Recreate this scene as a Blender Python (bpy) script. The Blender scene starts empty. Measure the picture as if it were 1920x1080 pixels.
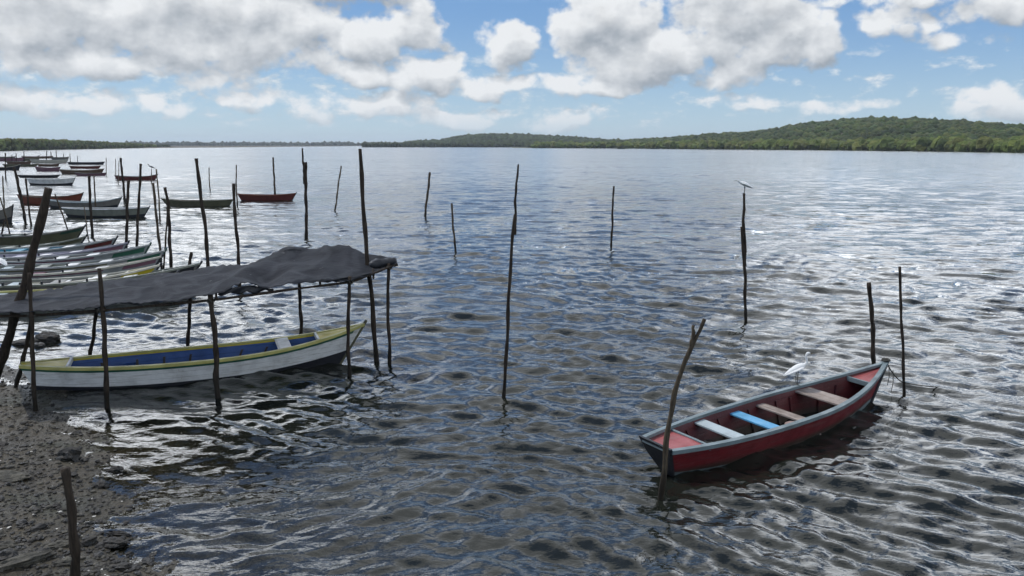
import bpy, bmesh, math, random
import numpy as np
from mathutils import Vector, Matrix

random.seed(7)
RNG = np.random.default_rng(23)
S = bpy.context.scene
C = S.collection
R = math.radians

# ------------------------------------------------------------------ camera
F, CX, CY = 1478.0, 960.0, 540.0
PITCH, CAMH = R(10.30), 4.5
cp, sp = math.cos(PITCH), math.sin(PITCH)

def ray(px, py):
    a, b = (px - CX) / F, (CY - py) / F
    return Vector((a, cp + b * sp, -sp + b * cp))

def P(px, py, z=0.0):
    d = ray(px, py)
    t = (z - CAMH) / d.z
    return Vector((0, 0, CAMH)) + d * t

def PY(px, py, Y):
    d = ray(px, py)
    return Vector((0, 0, CAMH)) + d * (Y / d.y)

cam = bpy.data.cameras.new('camera')
cam.lens, cam.sensor_width, cam.clip_end, cam.clip_start = 36 * F / 1920, 36, 30000, .1
co = bpy.data.objects.new('camera', cam)
co.location = (0, 0, CAMH)
co.rotation_euler = (R(90) - PITCH, 0, 0)
C.objects.link(co)
S.camera = co

# ------------------------------------------------------------------ noise helpers
def vnoise(x, y, seed=0):
    x = np.asarray(x, float); y = np.asarray(y, float)
    ix, iy = np.floor(x), np.floor(y)
    fx, fy = x - ix, y - iy
    fx = fx * fx * (3 - 2 * fx); fy = fy * fy * (3 - 2 * fy)
    def h(a, b):
        v = np.sin(a * 127.1 + b * 311.7 + seed * 74.7) * 43758.5453
        return v - np.floor(v)
    a = h(ix, iy); b = h(ix + 1, iy); c = h(ix, iy + 1); d = h(ix + 1, iy + 1)
    return (a + (b - a) * fx) * (1 - fy) + (c + (d - c) * fx) * fy

def fbm(x, y, seed=0, oct=4):
    s, a = 0, .5
    for i in range(oct):
        s = s + a * (vnoise(x * 2 ** i, y * 2 ** i, seed + i * 13) - .5)
        a *= .5
    return s * 2

def sstep(a, b, x):
    t = np.clip((x - a) / (b - a), 0, 1)
    return t * t * (3 - 2 * t)

# ------------------------------------------------------------------ node helpers
class E:
    """socket wrapper building Math nodes with operators"""
    def __init__(s, nt, k): s.nt, s.k = nt, k
    def _m(s, op, *a, clamp=False):
        n = s.nt.nodes.new('ShaderNodeMath'); n.operation = op; n.use_clamp = clamp
        for i, v in enumerate((s,) + a):
            if isinstance(v, E): s.nt.links.new(v.k, n.inputs[i])
            else: n.inputs[i].default_value = v
        return E(s.nt, n.outputs[0])
    def __add__(s, o): return s._m('ADD', o)
    __radd__ = __add__
    def __sub__(s, o): return s._m('SUBTRACT', o)
    def __rsub__(s, o): return s._m('MULTIPLY_ADD', -1.0, o)
    def __mul__(s, o): return s._m('MULTIPLY', o)
    __rmul__ = __mul__
    def __truediv__(s, o): return s._m('DIVIDE', o)
    def madd(s, a, b): return s._m('MULTIPLY_ADD', a, b)
    def max(s, o): return s._m('MAXIMUM', o)
    def min(s, o): return s._m('MINIMUM', o)
    def abs(s): return s._m('ABSOLUTE')
    def pow(s, o): return s._m('POWER', o)
    def clamp(s): return s._m('ADD', 0.0, clamp=True)
    def step(s, a, b, lo=0.0, hi=1.0):
        n = s.nt.nodes.new('ShaderNodeMapRange'); n.interpolation_type = 'SMOOTHSTEP'
        s.nt.links.new(s.k, n.inputs['Value'])
        n.inputs['From Min'].default_value = a; n.inputs['From Max'].default_value = b
        n.inputs['To Min'].default_value = lo; n.inputs['To Max'].default_value = hi
        return E(s.nt, n.outputs['Result'])

def setin(nt, n, name, v):
    if isinstance(v, E): nt.links.new(v.k, n.inputs[name])
    elif isinstance(v, bpy.types.NodeSocket): nt.links.new(v, n.inputs[name])
    else: n.inputs[name].default_value = v

def noise(nt, vec, scale, detail=4, rough=.55, dist=0.0, out='Fac'):
    n = nt.nodes.new('ShaderNodeTexNoise')
    n.inputs['Scale'].default_value = scale; n.inputs['Detail'].default_value = detail
    n.inputs['Roughness'].default_value = rough; n.inputs['Distortion'].default_value = dist
    if vec is not None: nt.links.new(vec, n.inputs['Vector'])
    return E(nt, n.outputs[0]) if out == 'Fac' else n.outputs['Color']

def voro(nt, vec, scale, detail=0, rough=.5, feature='F1'):
    n = nt.nodes.new('ShaderNodeTexVoronoi')
    n.feature = feature
    n.inputs['Scale'].default_value = scale
    n.inputs['Detail'].default_value = detail
    n.inputs['Roughness'].default_value = rough
    nt.links.new(vec, n.inputs['Vector'])
    return E(nt, n.outputs['Distance'])

def comb(nt, x, y, z=0.0):
    n = nt.nodes.new('ShaderNodeCombineXYZ')
    for k, v in zip('XYZ', (x, y, z)): setin(nt, n, k, v)
    return n.outputs[0]

def sep(nt, v):
    n = nt.nodes.new('ShaderNodeSeparateXYZ'); nt.links.new(v, n.inputs[0])
    return [E(nt, o) for o in n.outputs]

def mixc(nt, f, a, b):
    n = nt.nodes.new('ShaderNodeMix'); n.data_type = 'RGBA'; n.clamp_factor = True
    ins = [i for i in n.inputs if i.enabled]
    def st(sock, v):
        if isinstance(v, E): nt.links.new(v.k, sock)
        elif isinstance(v, bpy.types.NodeSocket): nt.links.new(v, sock)
        else: sock.default_value = (*v, 1) if not isinstance(v, float) and len(v) == 3 else v
    st(ins[0], f)
    st(n.inputs[6], a); st(n.inputs[7], b)
    return n.outputs[2]

def vmap(nt, vec, sc):
    n = nt.nodes.new('ShaderNodeMapping'); n.inputs['Scale'].default_value = sc
    nt.links.new(vec, n.inputs['Vector'])
    return n.outputs[0]

def new_mat(name):
    m = bpy.data.materials.new(name); m.use_nodes = True
    nt = m.node_tree; nt.nodes.clear()
    out = nt.nodes.new('ShaderNodeOutputMaterial')
    return m, nt, out

def principled(nt, out, color, rough, normal=None, spec=.5):
    b = nt.nodes.new('ShaderNodeBsdfPrincipled')
    setin(nt, b, 'Base Color', color if not isinstance(color, tuple) else (*color, 1))
    setin(nt, b, 'Roughness', rough)
    b.inputs['Specular IOR Level'].default_value = spec
    if normal is not None: nt.links.new(normal, b.inputs['Normal'])
    nt.links.new(b.outputs[0], out.inputs['Surface'])
    return b

def bump(nt, h, strength=.5, dist=.02, normal=None):
    n = nt.nodes.new('ShaderNodeBump')
    n.inputs['Strength'].default_value = strength; n.inputs['Distance'].default_value = dist
    setin(nt, n, 'Height', h)
    if normal is not None: nt.links.new(normal, n.inputs['Normal'])
    return n.outputs[0]

def paint(name, col, worn=None, amount=.35, rough=.5, scale=3.0, seams=0.0, scum=0.0):
    """weathered paint: big faded patches, streaks along the planks, flaked spots"""
    m, nt, out = new_mat(name)
    tc = nt.nodes.new('ShaderNodeTexCoord').outputs['Object']
    big = noise(nt, tc, scale, 5, .6)
    streak = noise(nt, vmap(nt, tc, (1.5, 14, 22)), 1.3, 4, .6)
    flake = noise(nt, tc, scale * 9, 5, .65)
    worn = worn or tuple(min(1, c * .55 + .10) for c in col)
    c1 = mixc(nt, big.step(.35, .75, 0, .8), (*col, 1), (*[c * .62 for c in col], 1))
    c2 = mixc(nt, streak.step(.45, .8, 0, amount), c1, (*worn, 1))
    c3 = mixc(nt, (flake * .6 + big * .4).step(.60, .66, 0, amount * 1.6), c2, (*worn, 1))
    hh = flake + streak * .7
    if seams:
        z = sep(nt, tc)[2]
        sm = (((z + big * .015) * (1 / .115))._m('FRACT') - .5).abs().step(.455, .49)
        c3 = mixc(nt, sm * seams * streak.step(.3, .6, .4, 1), c3, (*[c * .25 + .004 for c in col], 1))
        hh = hh - sm * 1.2
    if scum:
        st = (sep(nt, tc)[2] + big * .10 + streak * .06 - .08).step(scum, scum + .12, .85, 0)
        c3 = mixc(nt, st, c3, (.030, .030, .020, 1))
    nrm = bump(nt, hh, .35, .012)
    principled(nt, out, c3, big.step(.2, .8, rough - .12, rough + .15), nrm, .4)
    return m

def wood(name, dark, light, grain=(1, 18, 18), wet=0.0, bumps=.6):
    m, nt, out = new_mat(name)
    tc = nt.nodes.new('ShaderNodeTexCoord').outputs['Object']
    g = noise(nt, vmap(nt, tc, grain), 2.2, 6, .65)
    b = noise(nt, tc, 4, 4, .6)
    col = mixc(nt, (g * .65 + b * .45).step(.35, .75), (*dark, 1), (*light, 1))
    rough = .8
    if wet:
        z = sep(nt, nt.nodes.new('ShaderNodeNewGeometry').outputs['Position'])[2]
        w = (z + b * .5).step(wet + .2, wet + .45, 1, 0)
        col = mixc(nt, w * .8, col, (.016, .014, .011, 1))
        rough = w.madd(-.4, .85)
    principled(nt, out, col, rough, bump(nt, g + b * .5, bumps, .02), .15)
    return m

# ------------------------------------------------------------------ object helpers
def tag(o, label=None, cat=None, group=None, kind=None):
    if label: o['label'] = label
    if cat: o['category'] = cat
    if group: o['group'] = group
    if kind: o['kind'] = kind
    return o

def empty(name, loc=(0, 0, 0), rot=(0, 0, 0)):
    o = bpy.data.objects.new(name, None)
    o.empty_display_size = .2
    o.location = loc; o.rotation_euler = rot
    C.objects.link(o)
    return o

def link_mesh(name, me, mats, parent=None, smooth=False, loc=None):
    o = bpy.data.objects.new(name, me)
    for m in (mats if isinstance(mats, (list, tuple)) else [mats]): me.materials.append(m)
    if smooth:
        me.polygons.foreach_set('use_smooth', [True] * len(me.polygons))
    if parent: o.parent = parent
    if loc is not None: o.location = loc
    C.objects.link(o)
    return o

def pymesh(name, verts, faces, mats, parent=None, smooth=False, mi=None, loc=None):
    me = bpy.data.meshes.new(name)
    me.from_pydata([tuple(v) for v in verts], [], faces)
    if mi: me.polygons.foreach_set('material_index', mi)
    me.update()
    bm = bmesh.new(); bm.from_mesh(me)
    bmesh.ops.recalc_face_normals(bm, faces=bm.faces)
    bm.to_mesh(me); bm.free()
    return link_mesh(name, me, mats, parent, smooth, loc)

def npmesh(name, V, Fq, mats, parent=None, smooth=True, tint=None, attrs=None):
    me = bpy.data.meshes.new(name)
    n, k = Fq.shape
    me.vertices.add(len(V)); me.vertices.foreach_set('co', np.ascontiguousarray(V, np.float32).ravel())
    me.loops.add(n * k); me.loops.foreach_set('vertex_index', np.ascontiguousarray(Fq, np.int32).ravel())
    me.polygons.add(n)
    me.polygons.foreach_set('loop_start', np.arange(0, n * k, k, dtype=np.int32))
    me.polygons.foreach_set('use_smooth', np.full(n, smooth))
    me.update(calc_edges=True)
    if tint is not None:
        a = me.attributes.new('tint', 'FLOAT_COLOR', 'POINT')
        a.data.foreach_set('color', np.ascontiguousarray(tint, np.float32).ravel())
    for k2, v in (attrs or {}).items():
        a = me.attributes.new(k2, 'FLOAT', 'POINT'); a.data.foreach_set('value', np.ascontiguousarray(v, np.float32))
    me.validate()
    return link_mesh(name, me, mats, parent)

def boxv(cx, cy, cz, sx, sy, sz):
    v = [(cx + a * sx / 2, cy + b * sy / 2, cz + c * sz / 2) for a in (-1, 1) for b in (-1, 1) for c in (-1, 1)]
    f = [(0, 1, 3, 2), (4, 6, 7, 5), (0, 4, 5, 1), (2, 3, 7, 6), (0, 2, 6, 4), (1, 5, 7, 3)]
    return v, f

def tube(pts, rad, sides=10, seed=0, rough=0.0, cap=True, flat=None):
    """loft of rings along pts; rad per point; rough = radial irregularity"""
    rnd = random.Random(seed)
    pts = [Vector(p) for p in pts]
    V, Fc = [], []
    n = len(pts)
    up = Vector((0, 1, 0.01))
    ph = [rnd.uniform(.8, 1.2) for _ in range(sides)]
    for i, p in enumerate(pts):
        t = (pts[min(i + 1, n - 1)] - pts[max(i - 1, 0)]).normalized()
        a = t.cross(up)
        if a.length < 1e-3: a = t.cross(Vector((1, 0, 0)))
        a.normalize(); b = a.cross(t)
        for k in range(sides):
            th = 2 * math.pi * k / sides
            r = rad[i] * (1 + rough * (ph[k] - 1) * 2 + rough * rnd.uniform(-.5, .5))
            fa, fb = (1, 1) if flat is None else flat[i]
            V.append(p + a * math.cos(th) * r * fa + b * math.sin(th) * r * fb)
    for i in range(n - 1):
        for k in range(sides):
            k2 = (k + 1) % sides
            Fc.append((i * sides + k, i * sides + k2, (i + 1) * sides + k2, (i + 1) * sides + k))
    if cap:
        Fc.append(tuple(range(sides))[::-1]); Fc.append(tuple((n - 1) * sides + k for k in range(sides)))
    return V, Fc

def resample(pts, n):
    pts = [Vector(p) for p in pts]
    L = [0]
    for a, b in zip(pts, pts[1:]): L.append(L[-1] + (b - a).length)
    out = []
    for i in range(n):
        d = L[-1] * i / (n - 1)
        j = max(k for k in range(len(L) - 1) if L[k] <= d + 1e-9)
        t = (d - L[j]) / max(1e-9, L[j + 1] - L[j])
        out.append(pts[j].lerp(pts[j + 1], min(1, t)))
    return out

def merge(*parts):
    V, Fc = [], []
    for v, f in parts:
        o = len(V); V += list(v); Fc += [tuple(i + o for i in q) for q in f]
    return V, Fc

# ------------------------------------------------------------------ light and sky
SUN_AZ, SUN_EL = R(-68), R(55)
EXPO_SKY = 0.1
GLARE = 4.1
HAZE = .0001
w = bpy.data.worlds.new("World"); S.world = w; w.use_nodes = True
nt = w.node_tree; nt.nodes.clear()
wout = nt.nodes.new('ShaderNodeOutputWorld'); bg = nt.nodes.new('ShaderNodeBackground')
bg.inputs['Strength'].default_value = EXPO_SKY
nt.links.new(bg.outputs[0], wout.inputs[0])
sky = nt.nodes.new('ShaderNodeTexSky'); sky.sky_type = 'NISHITA'; sky.sun_disc = False
sky.sun_elevation = SUN_EL; sky.sun_rotation = SUN_AZ % (2 * math.pi)
sky.air_density = 1.0; sky.dust_density = .25; sky.ozone_density = 5.0; sky.altitude = 0
gen = nt.nodes.new('ShaderNodeTexCoord').outputs['Generated']
dx, dy, dz = sep(nt, gen)
U = dx._m('ARCTAN2', dy)
Vv = dz.min(.9999).max(-.9999)._m('ARCSINE')

def azel(px, py):
    d = ray(px, py).normalized()
    return math.atan2(d.x, d.y), math.asin(d.z)

# (px, py, rx, ry up, ry down, weight)   cumulus heaps, by bearing and elevation
BL = [(60, 20, 300, 130, 105, .80), (330, 50, 250, 150, 92, .84), (520, 70, 150, 150, 68, .84),
      (150, 120, 190, 60, 36, .75), (590, -60, 200, 90, 70, .9),
      (705, 85, 85, 75, 50, .85), (775, 45, 60, 75, 60, .8), (690, 140, 90, 40, 28, .7), (800, 150, 85, 45, 40, .7),
      (955, 85, 70, 52, 60, .9), (920, 165, 110, 30, 20, .6), (730, 200, 130, 32, 26, .6),
      (1140, 50, 105, 100, 110, 1.0), (1210, 110, 140, 70, 55, .95), (1370, 20, 150, 120, 100, .95),
      (1460, 75, 110, 60, 50, .85), (1545, 85, 60, 55, 44, .85), (1100, 165, 120, 28, 20, .55),
      (1380, 130, 90, 40, 30, .5), (1690, 42, 90, 30, 26, .42), (1800, 82, 60, 22, 18, .3),
      (1890, 12, 90, 60, 34, .75), (1720, -8, 150, 30, 24, .55), (1870, 205, 80, 34, 26, .6),
      (1060, 226, 85, 26, 22, .55), (1385, 190, 70, 22, 18, .42), (180, 200, 130, 20, 18, .42), (310, 205, 70, 22, 18, .45),
      (480, 185, 110, 32, 24, .48), (600, 205, 90, 26, 22, .42), (30, 190, 120, 36, 30, .5), (880, 225, 110, 20, 16, .36), (1620, 205, 60, 14, 10, .35),
      (1500, 205, 60, 16, 12, .36), (430, 150, 120, 24, 24, .42)]

warpv = noise(nt, comb(nt, U, Vv, 3.3), 13, 3, .5, out='Color')
wx, wy, wz = sep(nt, warpv)
def n2_(vec): return noise(nt, vec, 17, 4.5, .54)
def field(du, dv):
    """cloud density at bearing U+du, elevation V+dv"""
    u = U + du; v = Vv + dv
    uw = (wx - .5).madd(.075, u); vw = (wy - .5).madd(.040, v)
    f = None
    for px, py, rx, ryu, ryd, wt in BL:
        a0, e0 = azel(px, py)
        X = uw.madd(F / rx, -a0 * F / rx)
        Y = vw.madd(F / ryu, -e0 * F / ryu).max(vw.madd(-F / ryd, e0 * F / ryd))
        q = (X * X + Y * Y).madd(-wt, wt)
        f = q if f is None else f.max(q)
    vec = comb(nt, u, v * 1.35, 1.7)
    n1 = noise(nt, vec, 17, 9, .60)
    vo = voro(nt, vec, 34, 1.0, .55)
    base = f.max(-.9) * .74 + .08
    return base + (n1 - .5) * 1.70 + (vo * -1.0 + .42) * .32, base + (n2_(vec) - .5) * 1.35

k = 1 / EXPO_SKY
def scale(col, f):
    vm = nt.nodes.new('ShaderNodeVectorMath'); vm.operation = 'SCALE'
    nt.links.new(col, vm.inputs[0]); nt.links.new(f.k, vm.inputs['Scale'])
    return vm.outputs[0]
D0, S0 = field(0, 0)
S1 = field(-.007, .017)[1]
airc = mixc(nt, .72 + Vv * 0.0, sky.outputs[0], mixc(nt, Vv.step(-.02, .17), (.41 * k, .59 * k, .73 * k, 1), (.150 * k, .315 * k, .60 * k, 1)))
lit = ((S0 - S1) * 1.85 + (D0 - S0) * .5 + D0.step(.1, 1.0, .20, -.16) + .58).clamp()
ccol = mixc(nt, lit, (.32 * k, .36 * k, .41 * k, 1), (.77 * k, .79 * k, .81 * k, 1))
ccol = scale(ccol, D0.step(.55, 1.25, 1.0, .80))
# small ragged clouds low over the horizon, mostly to the left
ns = noise(nt, comb(nt, U * 1.0, Vv * 2.1, 7.7), 30, 7, .60)
band = Vv.step(.012, .035) * Vv.step(.13, .075)
side = U.step(-.15, .45, .0, .075)
small = (ns - .485 - side).step(-.03, .15) * band * .85
airc = mixc(nt, small, airc, mixc(nt, ns.step(.52, .72), (.50 * k, .60 * k, .68 * k, 1), (.74 * k, .77 * k, .80 * k, 1)))
low_sky = mixc(nt, D0.step(-.04, .30) * Vv.step(.004, .05, .35, 1), airc, ccol)
# the rest of the sky: a broken layer overhead, thicker to the left, thin in the middle, brightened low ahead for the water and behind the camera as fill
inv = dz.max(.0) + .12
pxy = comb(nt, dx / inv, dy / inv, .4)
cov = (U + .06).max((U + .06) * -1.9).step(.02, .95, 0, 1)
g1 = noise(nt, pxy, 1.5, 6, .58, .3)
DG = g1 + cov * .07 * Vv.step(.7, .3) - .075 * U.step(.0, -.40) * Vv.step(.30, .55) - .515
glare = Vv.step(.92, .24) * U.abs().step(1.5, .8) * (cov * .35 + .65) * (GLARE - 1) + dy.step(.1, -.6) * .45 + 1.22
hcol = mixc(nt, g1.step(.56, .80, 1, 0), (.28 * k, .34 * k, .41 * k, 1), (.76 * k, .79 * k, .83 * k, 1))
high_sky = mixc(nt, DG.step(.0, .04), scale(sky.outputs[0], glare * .25 + .75), scale(hcol, glare))
bg2 = nt.nodes.new('ShaderNodeBackground'); bg2.inputs['Strength'].default_value = EXPO_SKY
nt.links.new(low_sky, bg.inputs['Color']); nt.links.new(high_sky, bg2.inputs['Color'])
ms = nt.nodes.new('ShaderNodeMixShader')
nt.links.new(Vv.step(.165, .25).k, ms.inputs[0]); nt.links.new(bg.outputs[0], ms.inputs[1]); nt.links.new(bg2.outputs[0], ms.inputs[2])
nt.links.new(ms.outputs[0], wout.inputs[0])
w.cycles.sampling_method = 'NONE'

sl = bpy.data.lights.new('sun', 'SUN'); sl.energy = 2.2; sl.angle = R(.53); sl.color = (1, .95, .87)
so = bpy.data.objects.new('sun', sl)
sd = Vector((math.sin(SUN_AZ) * math.cos(SUN_EL), math.cos(SUN_AZ) * math.cos(SUN_EL), math.sin(SUN_EL)))
so.rotation_euler = sd.to_track_quat('Z', 'Y').to_euler()
so.location = (0, 0, 60)
C.objects.link(so)

# ------------------------------------------------------------------ shore, seabed
SHORE = [P(330, 1260), P(268, 1075), P(225, 980), P(195, 900), P(160, 845), P(118, 795), P(85, 758), P(52, 718), P(10, 690)]
SHORE = [Vector((SHORE[0].x + 1.2, 1.0, 0))] + SHORE + [Vector((-13.2, 16.2, 0)), Vector((-17, 19, 0)), Vector((-26, 27, 0)), Vector((-48, 52, 0)),
         Vector((-135, 160, 0)), Vector((-330, 400, 0)), Vector((-480, 600, 0)), Vector((-620, 9000, 0))]
def shore_d(x, y):
    """distance to the waterline, positive on the water side"""
    best = np.full(x.shape, 1e9); sign = np.ones(x.shape)
    for a, b in zip(SHORE, SHORE[1:]):
        ex, ey = b.x - a.x, b.y - a.y
        t = np.clip(((x - a.x) * ex + (y - a.y) * ey) / (ex * ex + ey * ey), 0, 1)
        qx, qy = x - a.x - t * ex, y - a.y - t * ey
        d = np.hypot(qx, qy)
        s = np.sign(ex * qy - ey * qx)
        m = d < best
        best = np.where(m, d, best); sign = np.where(m, -s, sign)
    return best * np.where(sign == 0, 1, sign)

def ground_z(x, y):
    d = shore_d(x, y)
    d = d + fbm(x * .8, y * .8, 5, 3) * .9 * np.clip(1 - (np.hypot(x, y) - 25) / 60, .0, 1)
    z = np.where(d > 0, -np.minimum(d * .075, 2.6), np.minimum(-d * .085, 1.1))
    near = np.clip(1 - (np.hypot(x, y) - 30) / 40, 0, 1)
    z = z + near * (fbm(x * 1.7, y * 1.7, 3, 3) * .045 + fbm(x * 7, y * 7, 9, 3) * .035 + fbm(x * 22, y * 22, 19, 2) * .012)
    return z

def gz(x, y): return float(ground_z(np.array([x]), np.array([y]))[0])

def polar(r0, r1, step1, rmid, step2, a0, a1, da, side):
    r = [r0]
    while r[-1] < rmid: r.append(r[-1] * step1)
    while r[-1] < r1: r.append(r[-1] * step2)
    az = list(np.arange(a0, a1, da))
    az = [a0 - side * (1 - i / 6) for i in range(6)] + az + [a1 + side * i / 6 for i in range(1, 7)]
    A, Rr = np.meshgrid(np.radians(az), np.array(r))
    nr, na = Rr.shape
    i = np.arange((nr - 1) * (na - 1)); row, col = i // (na - 1), i % (na - 1)
    q = np.stack([row * na + col, row * na + col + 1, (row + 1) * na + col + 1, (row + 1) * na + col], 1)
    return (Rr * np.sin(A)).ravel(), (Rr * np.cos(A)).ravel(), Rr.ravel(), q

x, y, r, q = polar(2.0, 9500, 1.006, 26, 1.06, -50, 44, .16, 40)
z = ground_z(x, y)
m, mt, out = new_mat('mud')
pos = mt.nodes.new('ShaderNodeNewGeometry').outputs['Position']
n1 = noise(mt, pos, 1.1, 6, .6); n2 = noise(mt, pos, 9, 6, .65); n3 = noise(mt, pos, 45, 4, .6)
vz = voro(mt, pos, 26, 0)
zz = sep(mt, pos)[2]
c = mixc(mt, (n1 * .5 + n2 * .6).step(.38, .72), (.034, .026, .013, 1), (.125, .098, .054, 1))
c = mixc(mt, (n3 * .7 + n2 * .4).step(.60, .68, 0, .75), c, (.020, .020, .018, 1))
c = mixc(mt, noise(mt, pos, .7, 3).step(.5, .66, 0, .5), c, (.060, .075, .045, 1))
wet = (zz + n1 * .14).step(.08, .40, 1, 0)
c = mixc(mt, wet * .55, c, (.026, .027, .026, 1))
principled(mt, out, c, (wet * n2.step(.35, .65, .6, 1.0)).madd(-.50, .88), bump(mt, n2 + n3 * .8 - vz * .5, .9, .03), .35)
tag(npmesh('mudflat', np.stack([x, y, z], 1), q, m), kind='structure')

# ------------------------------------------------------------------ water
x, y, r, q = polar(4.0, 9500, 1.0048, 230, 1.03, -44, 40, .115, 45)
depth = -ground_z(x, y)
hgt = np.zeros_like(x)
wxp = x + fbm(x * .21, y * .21, 31, 2) * 1.1
wyp = y + fbm(x * .21, y * .21, 47, 2) * 1.1
main = math.atan2(-.88, -.42)
gust = .70 + .6 * vnoise(x * .07, y * .11, 77)
for i in range(90):
    lam = .22 * (4.2 / .22) ** ((i + RNG.random()) / 90)
    ang = (main if i % 3 else math.atan2(-.93, .42)) + RNG.normal(0, .30)
    kk = 2 * math.pi / lam
    sl_ = (.054 if lam < .5 else .046) if lam < .75 else .044 * (.75 / lam) ** 1.05
    ph = kk * (wxp * math.cos(ang) + wyp * math.sin(ang)) + RNG.random() * 6.283
    fade = np.clip(1.7 - r * .021 / lam, 0, 1) * sstep(225, 150, r)
    hgt += sl_ / kk * (np.sin(ph) + .25 * np.cos(2 * ph)) * fade
calm = sstep(.0, .38, depth) * .62 + .38
hgt *= gust * calm
m, mt, out = new_mat('water')
geo = mt.nodes.new('ShaderNodeNewGeometry')
pos = geo.outputs['Position']
at = mt.nodes.new('ShaderNodeAttribute'); at.attribute_name = 'depth'
dep = E(mt, at.outputs['Fac'])
at2 = mt.nodes.new('ShaderNodeAttribute'); at2.attribute_name = 'range'
rng = E(mt, at2.outputs['Fac'])
rot = mt.nodes.new('ShaderNodeMapping'); rot.inputs['Rotation'].default_value = (0, 0, R(24)); rot.inputs['Scale'].default_value = (.62, 1.25, 1)
mt.links.new(pos, rot.inputs['Vector']); rv = rot.outputs[0]
b1 = noise(mt, rv, 4.5, 3, .55, .4); b2 = noise(mt, rv, 15, 3, .55, .3)
patch = noise(mt, pos, .16, 3, .5)
nrm = bump(mt, (b1 * 1.0 + b2 * .24) * patch.step(.3, .7, .5, 1.15), .42, .04)
# far ripples too small to model: random facet tilt
vc = mt.nodes.new('ShaderNodeVectorMath'); vc.operation = 'SUBTRACT'
far1 = noise(mt, rv, .55, 6, .82, 0, 'Color')
mt.links.new(far1, vc.inputs[0]); vc.inputs[1].default_value = (.5, .5, .5)
streak = noise(mt, vmap(mt, pos, (.006, .03, 1)), 1.0, 4, .6)
famp = rng.step(5, 42, .05, 1.0) * streak.step(.25, .8, .70, 1.25)
vs = mt.nodes.new('ShaderNodeVectorMath'); vs.operation = 'SCALE'
mt.links.new(vc.outputs[0], vs.inputs[0]); mt.links.new(famp.k, vs.inputs['Scale'])
va = mt.nodes.new('ShaderNodeVectorMath'); va.operation = 'ADD'
mt.links.new(nrm, va.inputs[0]); mt.links.new(vs.outputs[0], va.inputs[1])
vn = mt.nodes.new('ShaderNodeVectorMath'); vn.operation = 'NORMALIZE'
mt.links.new(va.outputs[0], vn.inputs[0]); N = vn.outputs[0]
fr = mt.nodes.new('ShaderNodeFresnel'); fr.inputs['IOR'].default_value = 1.5; mt.links.new(N, fr.inputs['Normal'])
gl = mt.nodes.new('ShaderNodeBsdfGlossy'); gl.inputs['Color'].default_value = (.97, .97, .97, 1)
setin(mt, gl, 'Roughness', rng.step(8, 120, .025, .15)); mt.links.new(N, gl.inputs['Normal'])
df = mt.nodes.new('ShaderNodeBsdfDiffuse'); df.inputs['Color'].default_value = (.0120, .0138, .0105, 1)
tr = mt.nodes.new('ShaderNodeBsdfTransparent'); tr.inputs['Color'].default_value = (.80, .80, .70, 1)
body = mt.nodes.new('ShaderNodeMixShader')
mt.links.new(dep.step(.0, .24, .06, 1).k, body.inputs[0]); mt.links.new(tr.outputs[0], body.inputs[1]); mt.links.new(df.outputs[0], body.inputs[2])
mx = mt.nodes.new('ShaderNodeMixShader')
mt.links.new(fr.outputs[0], mx.inputs[0]); mt.links.new(body.outputs[0], mx.inputs[1]); mt.links.new(gl.outputs[0], mx.inputs[2])
mt.links.new(mx.outputs[0], out.inputs['Surface'])
tag(npmesh('water', np.stack([x, y, hgt], 1), q, m, attrs={'depth': np.clip(depth, -1, 5), 'range': r}), kind='structure')

# ------------------------------------------------------------------ far land
def interp(tab, px): return np.interp(px, [t[0] for t in tab], [t[1] for t in tab])
HOR = CY - F * math.tan(PITCH)
def zat(py, D, px=960): return CAMH + (HOR - py) / F * D * np.cos(np.arctan((np.asarray(px) - CX) / F))

leafm = {}
def leaf_mat(name, base):
    m, mt, out = new_mat(name)
    a = mt.nodes.new('ShaderNodeAttribute'); a.attribute_name = 'tint'
    pos = mt.nodes.new('ShaderNodeNewGeometry').outputs['Position']
    n = noise(mt, pos, .9, 5, .7)
    mm = mt.nodes.new('ShaderNodeMix'); mm.data_type = 'RGBA'; mm.blend_type = 'MULTIPLY'
    mm.inputs[0].default_value = 1
    mt.links.new(a.outputs['Color'], mm.inputs[6])
    mt.links.new(mixc(mt, n.step(.3, .7), (.62, .66, .55, 1), (1.40, 1.36, 1.1, 1)), mm.inputs[7])
    b = principled(mt, out, mm.outputs[2], .75, bump(mt, n, 1.0, .5), .2)
    tl = mt.nodes.new('ShaderNodeBsdfTranslucent'); mt.links.new(mm.outputs[2], tl.inputs['Color'])
    mxs = mt.nodes.new('ShaderNodeMixShader'); mxs.inputs[0].default_value = .35
    mt.links.new(b.outputs[0], mxs.inputs[1]); mt.links.new(tl.outputs[0], mxs.inputs[2]); mt.links.new(mxs.outputs[0], out.inputs['Surface'])
    return m
LEAF = leaf_mat('foliage', None)
GRND, mt, out = new_mat('hill_ground')
pos = mt.nodes.new('ShaderNodeNewGeometry').outputs['Position']
principled(mt, out, mixc(mt, noise(mt, pos, .05, 5).step(.35, .65), (.035, .050, .018, 1), (.085, .085, .040, 1)), .9)

def ico(sub):
    bm = bmesh.new(); bmesh.ops.create_icosphere(bm, subdivisions=sub, radius=1)
    v = np.array([t.co for t in bm.verts]); f = np.array([[a.index for a in t.verts] for t in bm.faces]); bm.free()
    return v, f
ICO = {1: ico(1), 2: ico(2), 3: ico(3)}

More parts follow.
